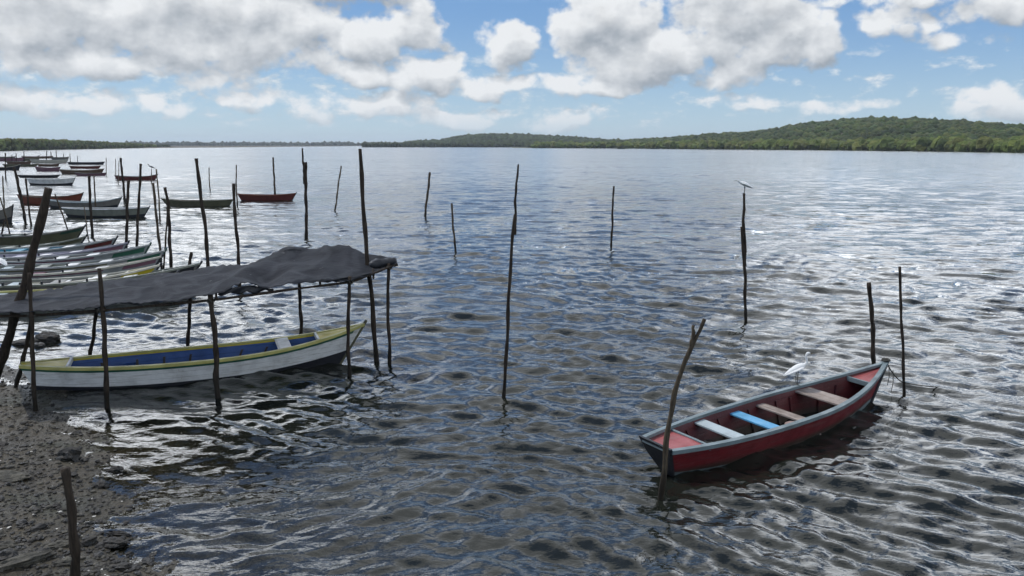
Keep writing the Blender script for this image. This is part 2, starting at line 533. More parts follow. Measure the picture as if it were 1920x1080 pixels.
def crowns(name, pts, rad, hgt, cols, sub=1, label=None, cat=None, smooth=False):
    """merged irregular crowns of a far-off wood"""
    v0, f0 = ICO[sub]
    n, k = len(pts), len(v0)
    disp = 1 + RNG.uniform(-.26, .22, (n, k))
    V = v0[None] * disp[..., None]
    ang = RNG.uniform(0, 6.28, n); ca, sa = np.cos(ang)[:, None], np.sin(ang)[:, None]
    X = V[..., 0] * ca - V[..., 1] * sa; Y = V[..., 0] * sa + V[..., 1] * ca
    V = np.stack([X * rad[:, None], Y * rad[:, None], V[..., 2] * hgt[:, None]], -1) + pts[:, None]
    Fc = (f0[None] + (np.arange(n) * k)[:, None, None]).reshape(-1, 3)
    T = np.concatenate([cols, np.ones((n, 1))], 1)[:, None].repeat(k, 1)
    o = npmesh(name, V.reshape(-1, 3), Fc, LEAF, smooth=smooth, tint=T.reshape(-1, 4))
    return tag(o, label, cat, kind='stuff')

def pol(px, D):
    """ground point at bearing of column px, range D"""
    a = np.arctan((np.asarray(px, float) - CX) / (F * cp + 0 * D))
    return D * np.sin(a), D * np.cos(a)

def hill(name, crest, shore, tree, pxs, back):
    """terrain: rises from the shore range to the crest range and falls behind"""
    px = np.linspace(pxs[0], pxs[1], 160)
    t = np.linspace(-.02, 2.0, 60)
    PX, T = np.meshgrid(px, t)
    X, Y, Z = hill_at(PX, T, crest, shore, tree, back)
    na = len(px); i = np.arange((len(t) - 1) * (na - 1)); row, col = i // (na - 1), i % (na - 1)
    q = np.stack([row * na + col, row * na + col + 1, (row + 1) * na + col + 1, (row + 1) * na + col], 1)
    tag(npmesh(name, np.stack([X.ravel(), Y.ravel(), Z.ravel()], 1), q, GRND), kind='structure')

def hill_at(PX, T, crest, shore, tree, back):
    Ds = interp(shore, PX); D = Ds + T * back
    zc = np.maximum(zat(interp(crest, PX), (Ds + back), PX) - tree, .6)
    prof = np.where(T < 1, sstep(-.12, 1, T) ** 1.25 - .02, 1 - .35 * (T - 1) ** 2)
    X, Y = pol(PX, D)
    bumps = fbm(X * .012, Y * .012, 4, 3) * 9 * np.clip(T * 1.3, 0, 1) * np.clip(zc / 25, 0, 1) * np.clip(1.25 - T, 0.15, 1)
    return X, Y, np.maximum(zc * prof + bumps, np.where(T <= 0, -1, .5))

CR = [(960, 275.5), (1010, 273.5), (1060, 269), (1100, 265), (1130, 262), (1180, 259), (1250, 255), (1300, 250), (1400, 243), (1435, 239), (1460, 233), (1500, 227), (1560, 221), (1620, 218), (1700, 220),
      (1780, 223), (1850, 229), (1920, 236), (2050, 243), (2300, 250)]
SR = [(960, 1150), (1130, 1060), (1300, 860), (1600, 690), (1920, 540), (2300, 450)]
CM = [(690, 271), (735, 268), (790, 263), (830, 261), (870, 253), (920, 249), (960, 250), (1040, 253), (1100, 258), (1180, 262), (1260, 268)]
SM = [(690, 1480), (1260, 1380)]
hill('hill_terrain', CR, SR, 7, (960, 2300), 480)
hill('hill_terrain', CM, SM, 8, (690, 1260), 520)
def wood_on(name, crest, shore, back, pxs, n, rr, cols, label, cat, tmin=0.03):
    px = RNG.uniform(*pxs, n); t = tmin + (1.12 - tmin) * RNG.random(n)
    X, Y, Z = hill_at(px, t, crest, shore, 7 if back < 500 else 8, back)
    rad = RNG.uniform(*rr, n) * (1 + .25 * RNG.standard_normal(n).clip(-1, 1.6))
    base = np.array(cols)[RNG.integers(0, len(cols), n)] * RNG.uniform(.65, 1.3, (n, 1))
    base = base * (.75 + .6 * vnoise(X * .02, Y * .02, 8))[:, None]
    crowns(name, np.stack([X, Y, Z + rad * .4], 1), rad, rad * RNG.uniform(.6, .95, n), base, 1, label, cat, True)
GREENS = [(.058, .092, .026), (.080, .108, .032), (.046, .075, .026), (.100, .118, .038), (.070, .088, .038)]
wood_on('hill_forest', CR, SR, 480, (990, 2200), 15000, (2.0, 4.0), GREENS, 'dense green wood covering the big hill on the right', 'forest')
wood_on('hill_forest', CM, SM, 520, (700, 1240), 5200, (3.4, 5.8), [(.05, .075, .030), (.062, .085, .036)], 'wood on the lower bluish hill in the middle of the far shore', 'forest')
def belt(name, shore, pxs, n, rr, off, cols, label, cat, sub=1, zfac=.75):
    px = RNG.uniform(*pxs, n); D = interp(shore, px) + RNG.uniform(*off, n)
    X, Y = pol(px, D)
    rad = RNG.uniform(*rr, n)
    if callable(zfac): zz = zfac(px, D, rad)
    else: zz = rad * zfac
    base = np.array(cols)[RNG.integers(0, len(cols), n)] * RNG.uniform(.7, 1.3, (n, 1))
    crowns(name, np.stack([X, Y, zz], 1), rad, rad * RNG.uniform(.75, 1.1, n), base, sub, label, cat)
MANG = [(.150, .185, .048), (.125, .165, .042), (.170, .185, .058), (.105, .145, .040)]
belt('mangrove_belt', SR, (1000, 2250), 1700, (2.6, 4.8), (-14, 30), MANG, 'pale green mangrove belt along the foot of the big hill', 'mangroves', 2, lambda px, D, rad: rad * RNG.uniform(.5, 1.25, len(px)))
belt('mangrove_belt', SM, (690, 1240), 500, (4, 6), (-10, 30), [(.045, .062, .022)], 'dark mangrove edge below the lower hill in the middle', 'mangroves')
# left mangrove shore: tops fall to the right with range
SL = [(-400, 560), (0, 640), (100, 800), (200, 960), (310, 1250)]
TL = [(-400, 256), (0, 259.5), (70, 259), (130, 261), (220, 265), (310, 270)]
def zl(px, D, rad):
    top = np.maximum(zat(interp(TL, px), D, px), 2.5)
    return np.clip((top - rad) * RNG.random(len(px)) ** .45, .8, None)
belt('mangrove_wood', SL, (-400, 312), 3000, (1.7, 3.3), (0, 60), [(.125, .160, .046), (.100, .135, .040), (.150, .155, .058), (.105, .125, .050)],
     'green mangrove wood along the left shore', 'mangroves', 2, zl)
belt('distant_wood', [(240, 3000), (700, 3100)], (250, 760), 500, (9, 14), (0, 120), [(.040, .056, .030)], 'thin dark line of trees on the farthest shore', 'trees', 1,
     lambda px, D, rad: RNG.uniform(0, 1, len(px)) * (3 + 3.5 * vnoise(px * .03, px * 0, 5)))
belt('mangrove_islet', [(300, 1350), (360, 1350)], (318, 339), 40, (2, 3.2), (0, 10), [(.035, .05, .022)], 'tiny dark islet of bushes off the left point', 'islet', 1)

# ------------------------------------------------------------------ materials of the things
POLEW = wood('pole_wood', (.030, .023, .016), (.115, .090, .062), (14, 14, 1.2), wet=.28)
PALEP = wood('grey_pole_wood', (.060, .048, .034), (.20, .165, .12), (14, 14, 1.2), wet=.28)
DARKP = wood('black_pole_wood', (.016, .0125, .010), (.060, .046, .035), (14, 14, 1.2), wet=.3)
THWART = wood('bleached_seat_wood', (.15, .12, .10), (.38, .325, .29), (9, 1.2, 9))
ROPE, mt, out = new_mat('rope_fibre')
tc = mt.nodes.new('ShaderNodeTexCoord').outputs['Object']
principled(mt, out, mixc(mt, noise(mt, tc, 60, 3), (.02, .02, .018, 1), (.085, .08, .065, 1)), .9)

pal = {}
def pm(name, col, **k):
    if name not in pal: pal[name] = paint(name, col, **k)
    return pal[name]
M = dict(
    red=pm('red_paint', (.18, .016, .022), worn=(.16, .07, .065), amount=.75, seams=.7, scum=0.15),
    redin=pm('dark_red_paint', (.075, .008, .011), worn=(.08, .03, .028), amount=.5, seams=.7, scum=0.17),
    pink=pm('pink_paint', (.32, .070, .070), worn=(.22, .12, .11), amount=.6),
    rail=pm('blue_grey_paint', (.165, .215, .23), worn=(.10, .105, .10), amount=.7),
    pale=pm('pale_blue_paint', (.38, .45, .47), worn=(.35, .36, .34)),
    sky=pm('bright_blue_paint', (.10, .36, .60), worn=(.2, .34, .42)),
    white=pm('white_paint', (.74, .75, .74), worn=(.36, .34, .28), amount=.5, seams=.7, scum=0.12),
    black=pm('black_paint', (.016, .018, .024), worn=(.05, .05, .048)),
    dull=pm('dull_pale_paint', (.29, .31, .31), worn=(.18, .18, .165), amount=.6),
    straw=pm('straw_yellow_paint', (.48, .45, .15), worn=(.40, .39, .25)),
    yellow=pm('yellow_paint', (.50, .41, .025), worn=(.38, .30, .04)),
    blue=pm('deep_blue_paint', (.022, .085, .30), worn=(.04, .08, .16), seams=.7, scum=0.16),
    green=pm('green_paint', (.03, .12, .075), worn=(.08, .13, .1)),
    dgreen=pm('dark_green_paint', (.02, .06, .042), worn=(.05, .06, .05)),
    olive=pm('olive_paint', (.10, .10, .06), worn=(.07, .06, .045)),
    orange=pm('orange_paint', (.17, .045, .024), worn=(.14, .06, .04)),
    maroon=pm('maroon_paint', (.115, .026, .022), worn=(.08, .035, .03)),
    grey=pm('grey_paint', (.175, .17, .155), worn=(.10, .095, .08), amount=.7),
    lav=pm('lavender_paint', (.34, .33, .40), worn=(.25, .22, .25)),
    plum=pm('plum_paint', (.19, .095, .125), worn=(.16, .10, .12)),
    teal=pm('teal_paint', (.03, .22, .33), worn=(.08, .2, .25)),
    brown=pm('brown_paint', (.12, .075, .05), worn=(.08, .06, .05)),
    cream=pm('cream_paint', (.52, .50, .42), worn=(.32, .28, .2)),
    seagreen=pm('pale_green_paint', (.21, .225, .19), worn=(.13, .13, .10), amount=.7),
    wood=THWART)

# ------------------------------------------------------------------ boats
HF = [0, .16, .38, .60, .80, 1.0]

class Hull:
    def __init__(s, L, W, D, bow_rise=.3, stern_rise=.15, stern_w=.1, rake_b=.45, rake_s=.2, chine=.62, pb=2.2, ps=2.4, t=.028, bootrows=1):
        s.__dict__.update(locals())
    def b(s, u):
        if u > .5: k = 1 - ((u - .5) / .5) ** s.pb; return s.W / 2 * max(k, .028)
        return s.W / 2 * (s.stern_w + (1 - s.stern_w) * (1 - ((.5 - u) / .5) ** s.ps))
    def zg(s, u):
        return s.D + (s.bow_rise * ((u - .5) / .5) ** 2.4 if u > .5 else s.stern_rise * ((.5 - u) / .5) ** 2.4)
    def zb(s, u): return .10 * abs(2 * u - 1) ** 3
    def pt(s, u, h, side, inn=0.0):
        b = s.b(u); c = s.chine * (1 - .45 * abs(2 * u - 1) ** 2)
        y = b * (c + (1 - c) * h ** .85)
        x = (-s.L / 2 + s.rake_s * (1 - h)) * (1 - u) + (s.L / 2 - s.rake_b * (1 - h)) * u
        zb = s.zb(u) + inn; z = zb + (s.zg(u) - zb) * h
        y = max(y - inn, y * .25)
        return Vector((x, side * y, z))
    def profile(s, u, inn=0.0):
        p = [s.pt(u, h, -1, inn) for h in reversed(HF)]
        c = s.pt(u, 0, 1, inn); c.y = 0
        return p + [c] + [s.pt(u, h, 1, inn) for h in HF]

def make_boat(name, H, loc, rot, mats, seats=(), decks=(), ribs=(), rail=(.055, .045), n=27, stem=None, transom=None, label='', group=None, band=False):
    """mats: dict main, boot, band, inner, rail"""
    root = empty(name, loc, rot)
    tag(root, label, 'boat', group)
    us = [.5 - .5 * math.cos(math.pi * i / (n - 1)) * (1 if True else 0) for i in range(n)]
    us = [.45 * a + .55 * i / (n - 1) for i, a in enumerate(us)]
    V, Fc, mi = [], [], []
    slots = [mats['main'], mats.get('boot', mats['main']), mats.get('band', mats['main']), mats['inner'], mats.get('transom', mats['main'])]
    K = 13
    rowm = [2, 0, 0, 0, 1, 1, 1, 1, 0, 0, 0, 2] if H.bootrows == 1 else [2, 0, 0, 1, 1, 1, 1, 1, 1, 0, 0, 2]
    for inn in (0, H.t):
        for u in us: V += H.profile(u, inn)
    off = n * K
    for i in range(n - 1):
        for j in range(K - 1):
            Fc.append((i * K + j, i * K + j + 1, (i + 1) * K + j + 1, (i + 1) * K + j)); mi.append(rowm[j])
            Fc.append((off + i * K + j, off + (i + 1) * K + j, off + (i + 1) * K + j + 1, off + i * K + j + 1)); mi.append(3)
        for j in (0, K - 1):
            Fc.append((i * K + j, (i + 1) * K + j, off + (i + 1) * K + j, off + i * K + j)); mi.append(2)
    for i, e in ((0, 4), (n - 1, 0)):
        Fc.append(tuple(i * K + j for j in range(K))); mi.append(e)
        Fc.append(tuple(off + i * K + j for j in range(K))); mi.append(3)
        Fc.append((i * K, i * K + K - 1, off + i * K + K - 1, off + i * K)); mi.append(2)
    me = bpy.data.meshes.new('hull'); me.from_pydata([tuple(v) for v in V], [], Fc)
    me.polygons.foreach_set('material_index', mi); me.update()
    link_mesh('hull', me, slots, root)
    # gunwale
    rw, rh = rail
    GV, GF = [], []
    for side in (-1, 1):
        o = len(GV)
        for u in us:
            p = H.pt(u, 1, side); bb = abs(p.y)
            yi, yo = max(bb - rw * .55, 0.0), bb + rw * .45
            for yy, zz in ((yi, p.z - rh * .3), (yo, p.z - rh * .55), (yo + .004, p.z + rh * .40), (yi, p.z + rh * .45)):
                GV.append((p.x, side * yy, zz))
        for i in range(n - 1):
            for j in range(4):
                a, b2 = o + i * 4 + j, o + i * 4 + (j + 1) % 4
                GF.append((a, b2, b2 + 4, a + 4))
        GF.append(tuple(o + j for j in range(4))); GF.append(tuple(o + (n - 1) * 4 + j for j in range(4)))
    if H.stern_w > .2:
        bb = H.b(0); v, f = boxv(-H.L / 2 - .006, 0, H.zg(0) + .004, rw * .8, 2 * bb - rw * .9, rh * .9); GV, GF = merge((GV, GF), (v, f))
    pymesh('gunwale', GV, GF, mats['rail'], root)
    for u, wd, mt_, drop in seats:
        VV = []
        for du in (-wd / 2, wd / 2):
            uu = u + du / H.L; hh = 1 - drop / (H.zg(uu) - H.zb(uu))
            p = H.pt(uu, hh, 1, H.t)
            for sd_ in (-1, 1):
                for tz in (-.015, .015): VV.append((p.x, sd_ * (p.y + .006), p.z + tz))
        FF = [(0, 1, 3, 2), (4, 6, 7, 5), (0, 4, 5, 1), (2, 3, 7, 6), (0, 2, 6, 4), (1, 5, 7, 3)]
        o = pymesh('seat', VV, FF, mt_, root)
        bv = o.modifiers.new('bevel', 'BEVEL'); bv.width = .006; bv.segments = 2
    for u0, u1, mt_, drop in decks:
        VV, FF = [], []
        k = 8
        for i in range(k + 1):
            uu = u0 + (u1 - u0) * i / k
            z = H.zg(uu) - drop
            p = H.pt(uu, 1 - drop / (H.zg(uu) - H.zb(uu)), 1, H.t)
            for yy, zz in ((-p.y, z), (0, z + .012), (p.y, z), (p.y, z - .03), (0, z - .03), (-p.y, z - .03)): VV.append((p.x, yy, zz))
        for i in range(k):
            for j in range(6):
                a, b2 = i * 6 + j, i * 6 + (j + 1) % 6
                FF.append((a, b2, b2 + 6, a + 6))
        FF += [tuple(range(6)), tuple(k * 6 + j for j in range(6))]
        dk = pymesh('deck', VV, FF, mt_, root)
        ue = u0 if abs(u0 - .5) < abs(u1 - .5) else u1
        p = H.pt(ue, .97, 1, H.t)
        v, f = boxv(p.x, 0, H.zg(ue) - drop - .012, .045, 2 * p.y - .01, .075)
        pymesh('deck_beam', v, f, mats.get('beam', mats['rail']), dk)
    for u in ribs:
        VV, FF = [], []
        a_ = H.profile(u, H.t + .002)[1:-1]; b_ = H.profile(u, H.t + .028)[1:-1]
        for p, q_ in zip(a_, b_):
            for dx_ in (-.022, .022):
                VV += [(p.x + dx_, p.y, p.z), (p.x + dx_, q_.y, q_.z)]
        for i in range(len(a_) - 1):
            o = i * 4
            for c4 in ((0, 1, 5, 4), (1, 3, 7, 5), (3, 2, 6, 7), (2, 0, 4, 6)): FF.append(tuple(o + c for c in c4))
        FF += [(0, 1, 3, 2), tuple(len(VV) - 4 + c for c in (0, 1, 3, 2))]
        pymesh('rib', VV, FF, mats.get('rib', mats['inner']), root)
    if stem:
        p1 = H.pt(1, 1, 1); p0 = H.pt(1, .0, 1); p1.y = p0.y = 0
        dr = (p1 - p0).normalized()
        v, f = tube([p0 - dr * .02, p1 + dr * stem[1] * .5, p1 + dr * stem[1]], [.03, .036, .028], 6, 3, .1, flat=[(1, 1.4)] * 3)
        pymesh('stem_post', v, f, stem[0], root)
    return root

def place(bow, stern, zb, zs):
    """ground point half way, heading and length from the two gunwale tips (pixel, height)"""
    a, b = P(*bow, zb), P(*stern, zs)
    c = (a + b) / 2; d = a - b
    return Vector((c.x, c.y, 0)), math.atan2(d.y, d.x), math.hypot(d.x, d.y)

# red rowing boat
c, hd, L = place((1659, 683), (1230, 830), .66, .47)
HR = Hull(L, 1.06, .55, .24, .05, .52, .40, .30, .56, 2.0, 2.6)
red = make_boat('rowing_boat', HR, (c.x, c.y, -.13), (R(1.5), R(-.6), hd),
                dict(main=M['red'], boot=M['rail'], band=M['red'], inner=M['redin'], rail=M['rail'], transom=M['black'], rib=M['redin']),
                seats=[(.235, .24, M['pale'], .06), (.385, .22, M['sky'], .10), (.50, .20, M['wood'], .10), (.685, .34, M['wood'], .05)],
                decks=[(0.02, .12, M['pink'], .045), (.86, .985, M['pink'], .05)],
                ribs=[.17, .31, .445, .57, .63, .75, .82], rail=(.070, .062), n=41, stem=(M['black'], .05),
                label='red rowing boat with blue-grey rim and plank seats, moored alone at the right')

VV = []
for ox in (-.055, -.012):
    top = HR.pt(0, 1, 1)
    for sd_ in (-1, 1):
        for hh in ((0, .3, .62, 1) if sd_ < 0 else (1, .62, .3, 0)):
            p = HR.pt(0, hh, sd_); VV.append((p.x + ox, p.y * 1.10, p.z + (.05 if hh == 1 else 0)))
FF = [tuple(range(8)), tuple(range(15, 7, -1))] + [(i, (i + 1) % 8, 8 + (i + 1) % 8, 8 + i) for i in range(8)]
pymesh('transom', VV, FF, M['black'], red)
# white boat under the awning
c, hd, L = place((683, 607), (38, 680), .76, .56)
HW = Hull(L, 1.16, .62, .32, .12, .16, .55, .25, .66, 2.1, 2.5, bootrows=2)
white = make_boat('rowing_boat', HW, (c.x, c.y, -.20), (R(1), R(-.3), hd),
                  dict(main=M['white'], boot=M['black'], band=M['white'], inner=M['blue'], rail=M['straw'], rib=M['black'], beam=M['white']),
                  seats=[(.735, .26, M['white'], -.005), (.28, .2, M['blue'], .20)],
                  decks=[(.005, .125, M['yellow'], -.012), (.845, .985, M['yellow'], -.012)],
                  ribs=[.2, .30, .38, .46, .54, .62, .70], rail=(.075, .06), n=41, stem=(M['olive'], .10),
                  label='white rowing boat with yellow ends and blue inside, under the black awning')
# yellow top strakes at both ends and green rubbing strip, parts of the white boat
def strake(Hh, u0, u1, h0, h1, mat_, name, root, out_=.006):
    VV, FF = [], []
    k = 16
    for side in (-1, 1):
        o = len(VV)
        for i in range(k + 1):
            u = u0 + (u1 - u0) * i / k
            for hh in (h0, h1):
                p = Hh.pt(u, hh, side); VV.append((p.x, p.y + side * out_, p.z)); VV.append((p.x, p.y - side * .004, p.z))
        for i in range(k):
            a = o + i * 4
            for c4 in ((0, 2, 6, 4), (1, 0, 4, 5), (2, 3, 7, 6)): FF.append(tuple(a + c for c in c4))
        FF.append((o, o + 1, o + 3, o + 2)); a = o + k * 4; FF.append((a, a + 1, a + 3, a + 2))
    return pymesh(name, VV, FF, mat_, root)
strake(HW, .0, .97, .86, .93, M['green'], 'rubbing_strip', white)
# yellow inner lining on far side and stern, thin boards inside the hull
def lining(Hh, u0, u1, h0, h1, mat_, root, sides=(1,)):
    VV, FF = [], []; k = 20
    for side in sides:
        o = len(VV)
        for i in range(k + 1):
            u = u0 + (u1 - u0) * i / k
            for hh in (h0, h1):
                p = Hh.pt(u, hh, side, Hh.t + .002); q_ = Hh.pt(u, hh, side, Hh.t + .012)
                VV += [tuple(p), (p.x, q_.y, p.z)]
        for i in range(k):
            a = o + i * 4
            for c4 in ((0, 1, 5, 4), (1, 3, 7, 5), (3, 2, 6, 7), (2, 0, 4, 6)): FF.append(tuple(a + c for c in c4))
        FF.append((o, o + 1, o + 3, o + 2)); a = o + k * 4; FF.append((a, a + 1, a + 3, a + 2))
    return pymesh('inner_lining', VV, FF, mat_, root)
lining(HW, .12, .845, .94, .985, M['yellow'], white, (1, -1))

# quickly described other boats: left tip px, right tip px (waterline row y), colours
def far_boat(xl, xr, ywl, yl=None, h=.5, W=1.0, main='grey', boot='black', inner='brown', rail='grey', band=None, flip=False, label='', group='boats moored out on the water', rise=.16, detail=True, roll=0):
    a = P(xl, ywl if yl is None else yl); b = P(xr, ywl)
    if flip: a, b = b, a
    d = b - a; L = math.hypot(d.x, d.y)
    H = Hull(L, W, h * (.86 if ywl > 345 else .72) + .14, rise, rise * .6, .12, min(.5, L * .08), min(.4, L * .06), .62, bootrows=2 if main in ('grey', 'seagreen', 'white') else 1)
    mm = dict(main=M[main], boot=M[boot], inner=M[inner], rail=M[rail], band=M[band or main])
    return make_boat('rowing_boat', H, (*((a + b) / 2).xy, -.14), (R(roll), 0, math.atan2(d.y, d.x)), mm,
                     seats=[(.25, .22, M['wood'], .08), (.5, .22, M['wood'], .08), (.74, .22, M['wood'], .08)] if detail else [(.4, .25, M['wood'], .06)],
                     n=19, label=label, group=group, stem=(M['black'], .08), rail=(.06, .06))
far_boat(304, 438, 386, h=.44, W=.9, main='olive', inner='brown', rail='olive', flip=True, label='dark olive boat floating broadside, left of the red-brown one beyond the awning')
far_boat(446, 556, 375.5, h=.5, W=.95, main='maroon', inner='maroon', rail='orange', label='red-brown boat floating farthest right of the small moored boats')
far_boat(34, 158, 382, h=.62, W=1.1, main='orange', inner='brown', rail='brown', rise=.3, label='rust-orange boat floating broadside behind two leaning poles at the left')
far_boat(88, 230, 390, h=.5, main='grey', inner='grey', rail='pale', rise=.35, label='grey boat half hidden behind the pale grey one, bow to the right')
far_boat(118, 282, 407, h=.62, W=1.15, main='seagreen', inner='grey', rail='white', rise=.12, label='long pale grey boat with black bottom, below the rust-orange boat')
far_boat(215, 297, 337.5, h=.62, main='maroon', inner='plum', rail='grey', rise=.3, label='small reddish boat with raised ends floating alone among poles, far left')
far_boat(52, 142, 347, h=.75, W=1.2, main='white', inner='grey', rail='white', label='white boat with dark bottom floating just below a low black hull')
far_boat(33, 113, 333, h=.42, main='black', boot='black', inner='brown', rail='black', rise=.08, label='low black boat lying flat just above the white boat')
far_boat(112, 196, 326.5, h=.85, W=1.4, main='brown', inner='cream', rail='cream', rise=.25, label='brown boat with cream rim at the right end of the far cluster')
far_boat(66, 114, 321, h=.8, W=1.3, main='plum', inner='brown', rail='plum', rise=.3, flip=True, label='dark plum boat end-on to the brown and cream boat')
far_boat(-25, 40, 319, h=.75, W=1.2, main='black', inner='grey', rail='cream', rise=.5, label='black boat with raised bow cut by the left edge, far cluster')
far_boat(126, 197, 308.5, h=.7, main='black', inner='brown', rail='black', label='thin black boat behind the brown and cream boat')
far_boat(57, 128, 306, h=1.1, W=1.5, main='cream', inner='white', rail='white', boot='plum', label='cream boat lying in the middle of the far cluster')
far_boat(96, 130, 300, h=1.1, W=1.6, main='grey', inner='brown', rail='black', label='small grey boat at the back of the far cluster, right side')
far_boat(12, 60, 309, h=1.0, W=1.4, main='brown', inner='brown', rail='grey', label='brown boat at the left of the far cluster, behind a leaning pole')
far_boat(-30, 48, 302, h=1.2, W=1.6, main='plum', inner='brown', rail='grey', label='dull plum boat farthest back at the left edge')
far_boat(28, 75, 301.5, h=1.0, W=1.4, main='olive', inner='brown', rail='cream', label='olive boat wedged behind the cream boat in the far cluster')
far_boat(-60, 28, 417, h=.7, W=1.1, main='grey', inner='black', rail='grey', rise=.4, label='grey boat with dark waterline, its bow poking in at the left edge')
far_boat(130, 190, 316, h=.6, main='maroon', inner='brown', rail='cream', label='narrow maroon boat behind the brown and cream boat, under the thin black one')
far_boat(140, 200, 329.5, h=.5, main='plum', inner='brown', rail='grey', flip=True, label='slim plum boat just in front of the brown and cream boat')
far_boat(5, 72, 312.5, h=.6, main='olive', inner='grey', rail='olive', label='low olive boat above the raised black bow at the left edge')
far_boat(70, 112, 312, h=.6, main='brown', inner='brown', rail='brown', label='low brown boat below the cream boat of the far cluster')
far_boat(40, 100, 297, h=.9, W=1.5, main='brown', inner='brown', rail='plum', label='thin brown hull at the very back of the far cluster')
far_boat(-20, 30, 297.5, h=.9, W=1.5, main='grey', inner='brown', rail='cream', label='thin grey hull at the very back by the left edge')
# two tiny boats under the far right shore
for px, lb in ((1165, 'left one of two tiny dark boats under the far hill'), (1226, 'right one of two tiny dark boats under the far hill')):
    far_boat(px - 8, px + 8, 279.6, h=1.3, W=2.2, main='dgreen', inner='brown', rail='grey', label=lb, group='tiny boats under the far shore', detail=False)

# boats drawn up side by side on the left, bows to the right
BOWS = [  # bow px, py, bow height, length, heading deg, main, band, inner, rail, label
    (159, 424, .85, 7.0, 6, 'olive', 'dgreen', 'dgreen', 'grey', 'dark olive-green boat, farthest of the row drawn up at the left'),
    (161, 443, .85, 6.8, 9, 'seagreen', 'olive', 'seagreen', 'seagreen', 'pale green boat next to the dark olive-green one in the row'),
    (219, 446, .95, 8.0, 11, 'dull', 'maroon', 'teal', 'dull', 'boat with blue inside and a maroon bow tip in the row'),
    (240, 455, .95, 8.4, 12, 'dull', 'plum', 'lav', 'lav', 'pale boat with lavender inside and a plum bow strip in the row'),
    (281, 459, 1.0, 8.6, 13, 'dull', 'green', 'grey', 'dull', 'boat with upturned bright green bow in the row'),
    (310, 470, .95, 8.6, 14, 'dull', 'green', 'seagreen', 'dull', 'pale boat with a green bow tip between two leaning poles'),
    (303, 481, .85, 8.4, 15, 'dull', 'plum', 'plum', 'cream', 'pale boat with a plum stripe along its side in the row'),
    (300, 497, .80, 8.0, 15, 'dull', 'yellow', 'olive', 'cream', 'pale boat with a mustard-yellow bow in the row'),
    (331, 513, .80, 8.2, 15, 'dull', 'seagreen', 'olive', 'straw', 'straw-rimmed boat whose bow reaches under the edge of the awning'),
    (376, 494, .85, 9.2, 15, 'grey', 'black', 'grey', 'seagreen', 'grey boat with black bow tip, nearest of the row, behind the awning'),
]
for i, (px, py, bz, L, hd, main, band, inner, rail, lb) in enumerate(BOWS):
    H = Hull(L, 1.08, bz - .40 + .12, .40, .18, .2, .6, .3, .62, 2.3, 2.4)
    tip = P(px, py, bz); h_ = R(hd)
    cx_, cy_ = tip.x - math.cos(h_) * L / 2, tip.y - math.sin(h_) * L / 2
    bt = make_boat('rowing_boat', H, (cx_, cy_, -.12), (R(random.uniform(-2, 2)), 0, h_),
                   dict(main=M[main], boot=M['black'], band=M[main], inner=M[inner], rail=M[rail]),
                   seats=[(.30, .30, M['wood'], .05), (.43, .26, M['pale'], .05), (.56, .34, M[inner], .02), (.66, .34, M['white'], .02), (.78, .36, M['white'], .01)],
                   decks=[(.88, .985, M[band], .02)], ribs=[.36, .55, .69], n=25, stem=(M['dgreen' if band == 'green' else 'black'], .10),
                   label=lb, group='boats drawn up side by side at the left', rail=(.07, .06))
    strake(H, .87, .995, .78, .98, M[band], 'painted_strake', bt, .007)
    for u in (.42, .53, .66):
        p = H.pt(u, 1, -1); v, f = boxv(p.x, p.y, p.z + .05, .05, .05, .12)
        pymesh('thole_pin', v, f, M['black'], bt)
    if i in (4, 5, 6, 7):
        strake(H, .02, .80, .86, .95, M[('plum', 'olive', 'plum', 'green')[i - 4]], 'side_stripe', bt, .006)

# ------------------------------------------------------------------ poles
def pole_mesh(pts, r0, r1, seed, n=None):
    pts = resample(pts, n or max(8, len(pts) * 5))
    rnd = random.Random(seed)
    L = (pts[-1] - pts[0]).length
    q, rr = [], []
    ph1, ph2 = rnd.uniform(0, 6), rnd.uniform(0, 6)
    for i, p in enumerate(pts):
        t = i / (len(pts) - 1)
        am = min(.02, .3 * r0) * math.sin(math.pi * t)
        q.append(p + Vector((am * (math.sin(t * 9 + ph1) + .6 * math.sin(t * 23 + ph2)), am * math.cos(t * 11 + ph1), 0)))
        rr.append((r0 + (r1 - r0) * t) * (1 + .12 * math.sin(t * 31 + ph2) + rnd.uniform(-.06, .06)))
    return tube(q, rr, 9, seed, .12)

def world_pts(pix, sink=.45):
    """pole standing in the ground at the first pixel, leaning within the upright plane through its foot"""
    base = P(*pix[0])
    pts = [PY(px, py, base.y) for px, py in pix[1:]]
    d = (base - pts[0]).normalized()
    return base, [base + d * sink, base] + pts

def pole(pix, wpx, label, mat_=None, top=.7, seed=None, extra=None, group='mooring poles'):
    """wpx = thickness in photo pixels at the foot; extra = (pixels, width) of a stick lashed on"""
    base, pts = world_pts(pix)
    k = base.y / F
    wpx *= .74
    seed = seed or int(pix[0][0] * 3 + pix[0][1])
    r0 = wpx * k / 2
    if extra:
        root = empty('mooring_pole', base)
        v, f = pole_mesh([p - base for p in pts], r0, r0 * top, seed)
        pymesh('post', v, f, mat_ or POLEW, root, True)
        ep = [PY(px, py, base.y + r0 * .8) - base for px, py in extra[0]]
        v, f = pole_mesh(ep, extra[1] * k / 2, extra[1] * k / 2 * .6, seed + 5)
        pymesh('lashed_stick', v, f, mat_ or POLEW, root, True)
        o = root
    else:
        v, f = pole_mesh([p - base for p in pts], r0, r0 * top, seed)
        o = pymesh('mooring_pole', v, f, mat_ or POLEW, None, True, loc=base)
    return tag(o, label, 'pole', group)

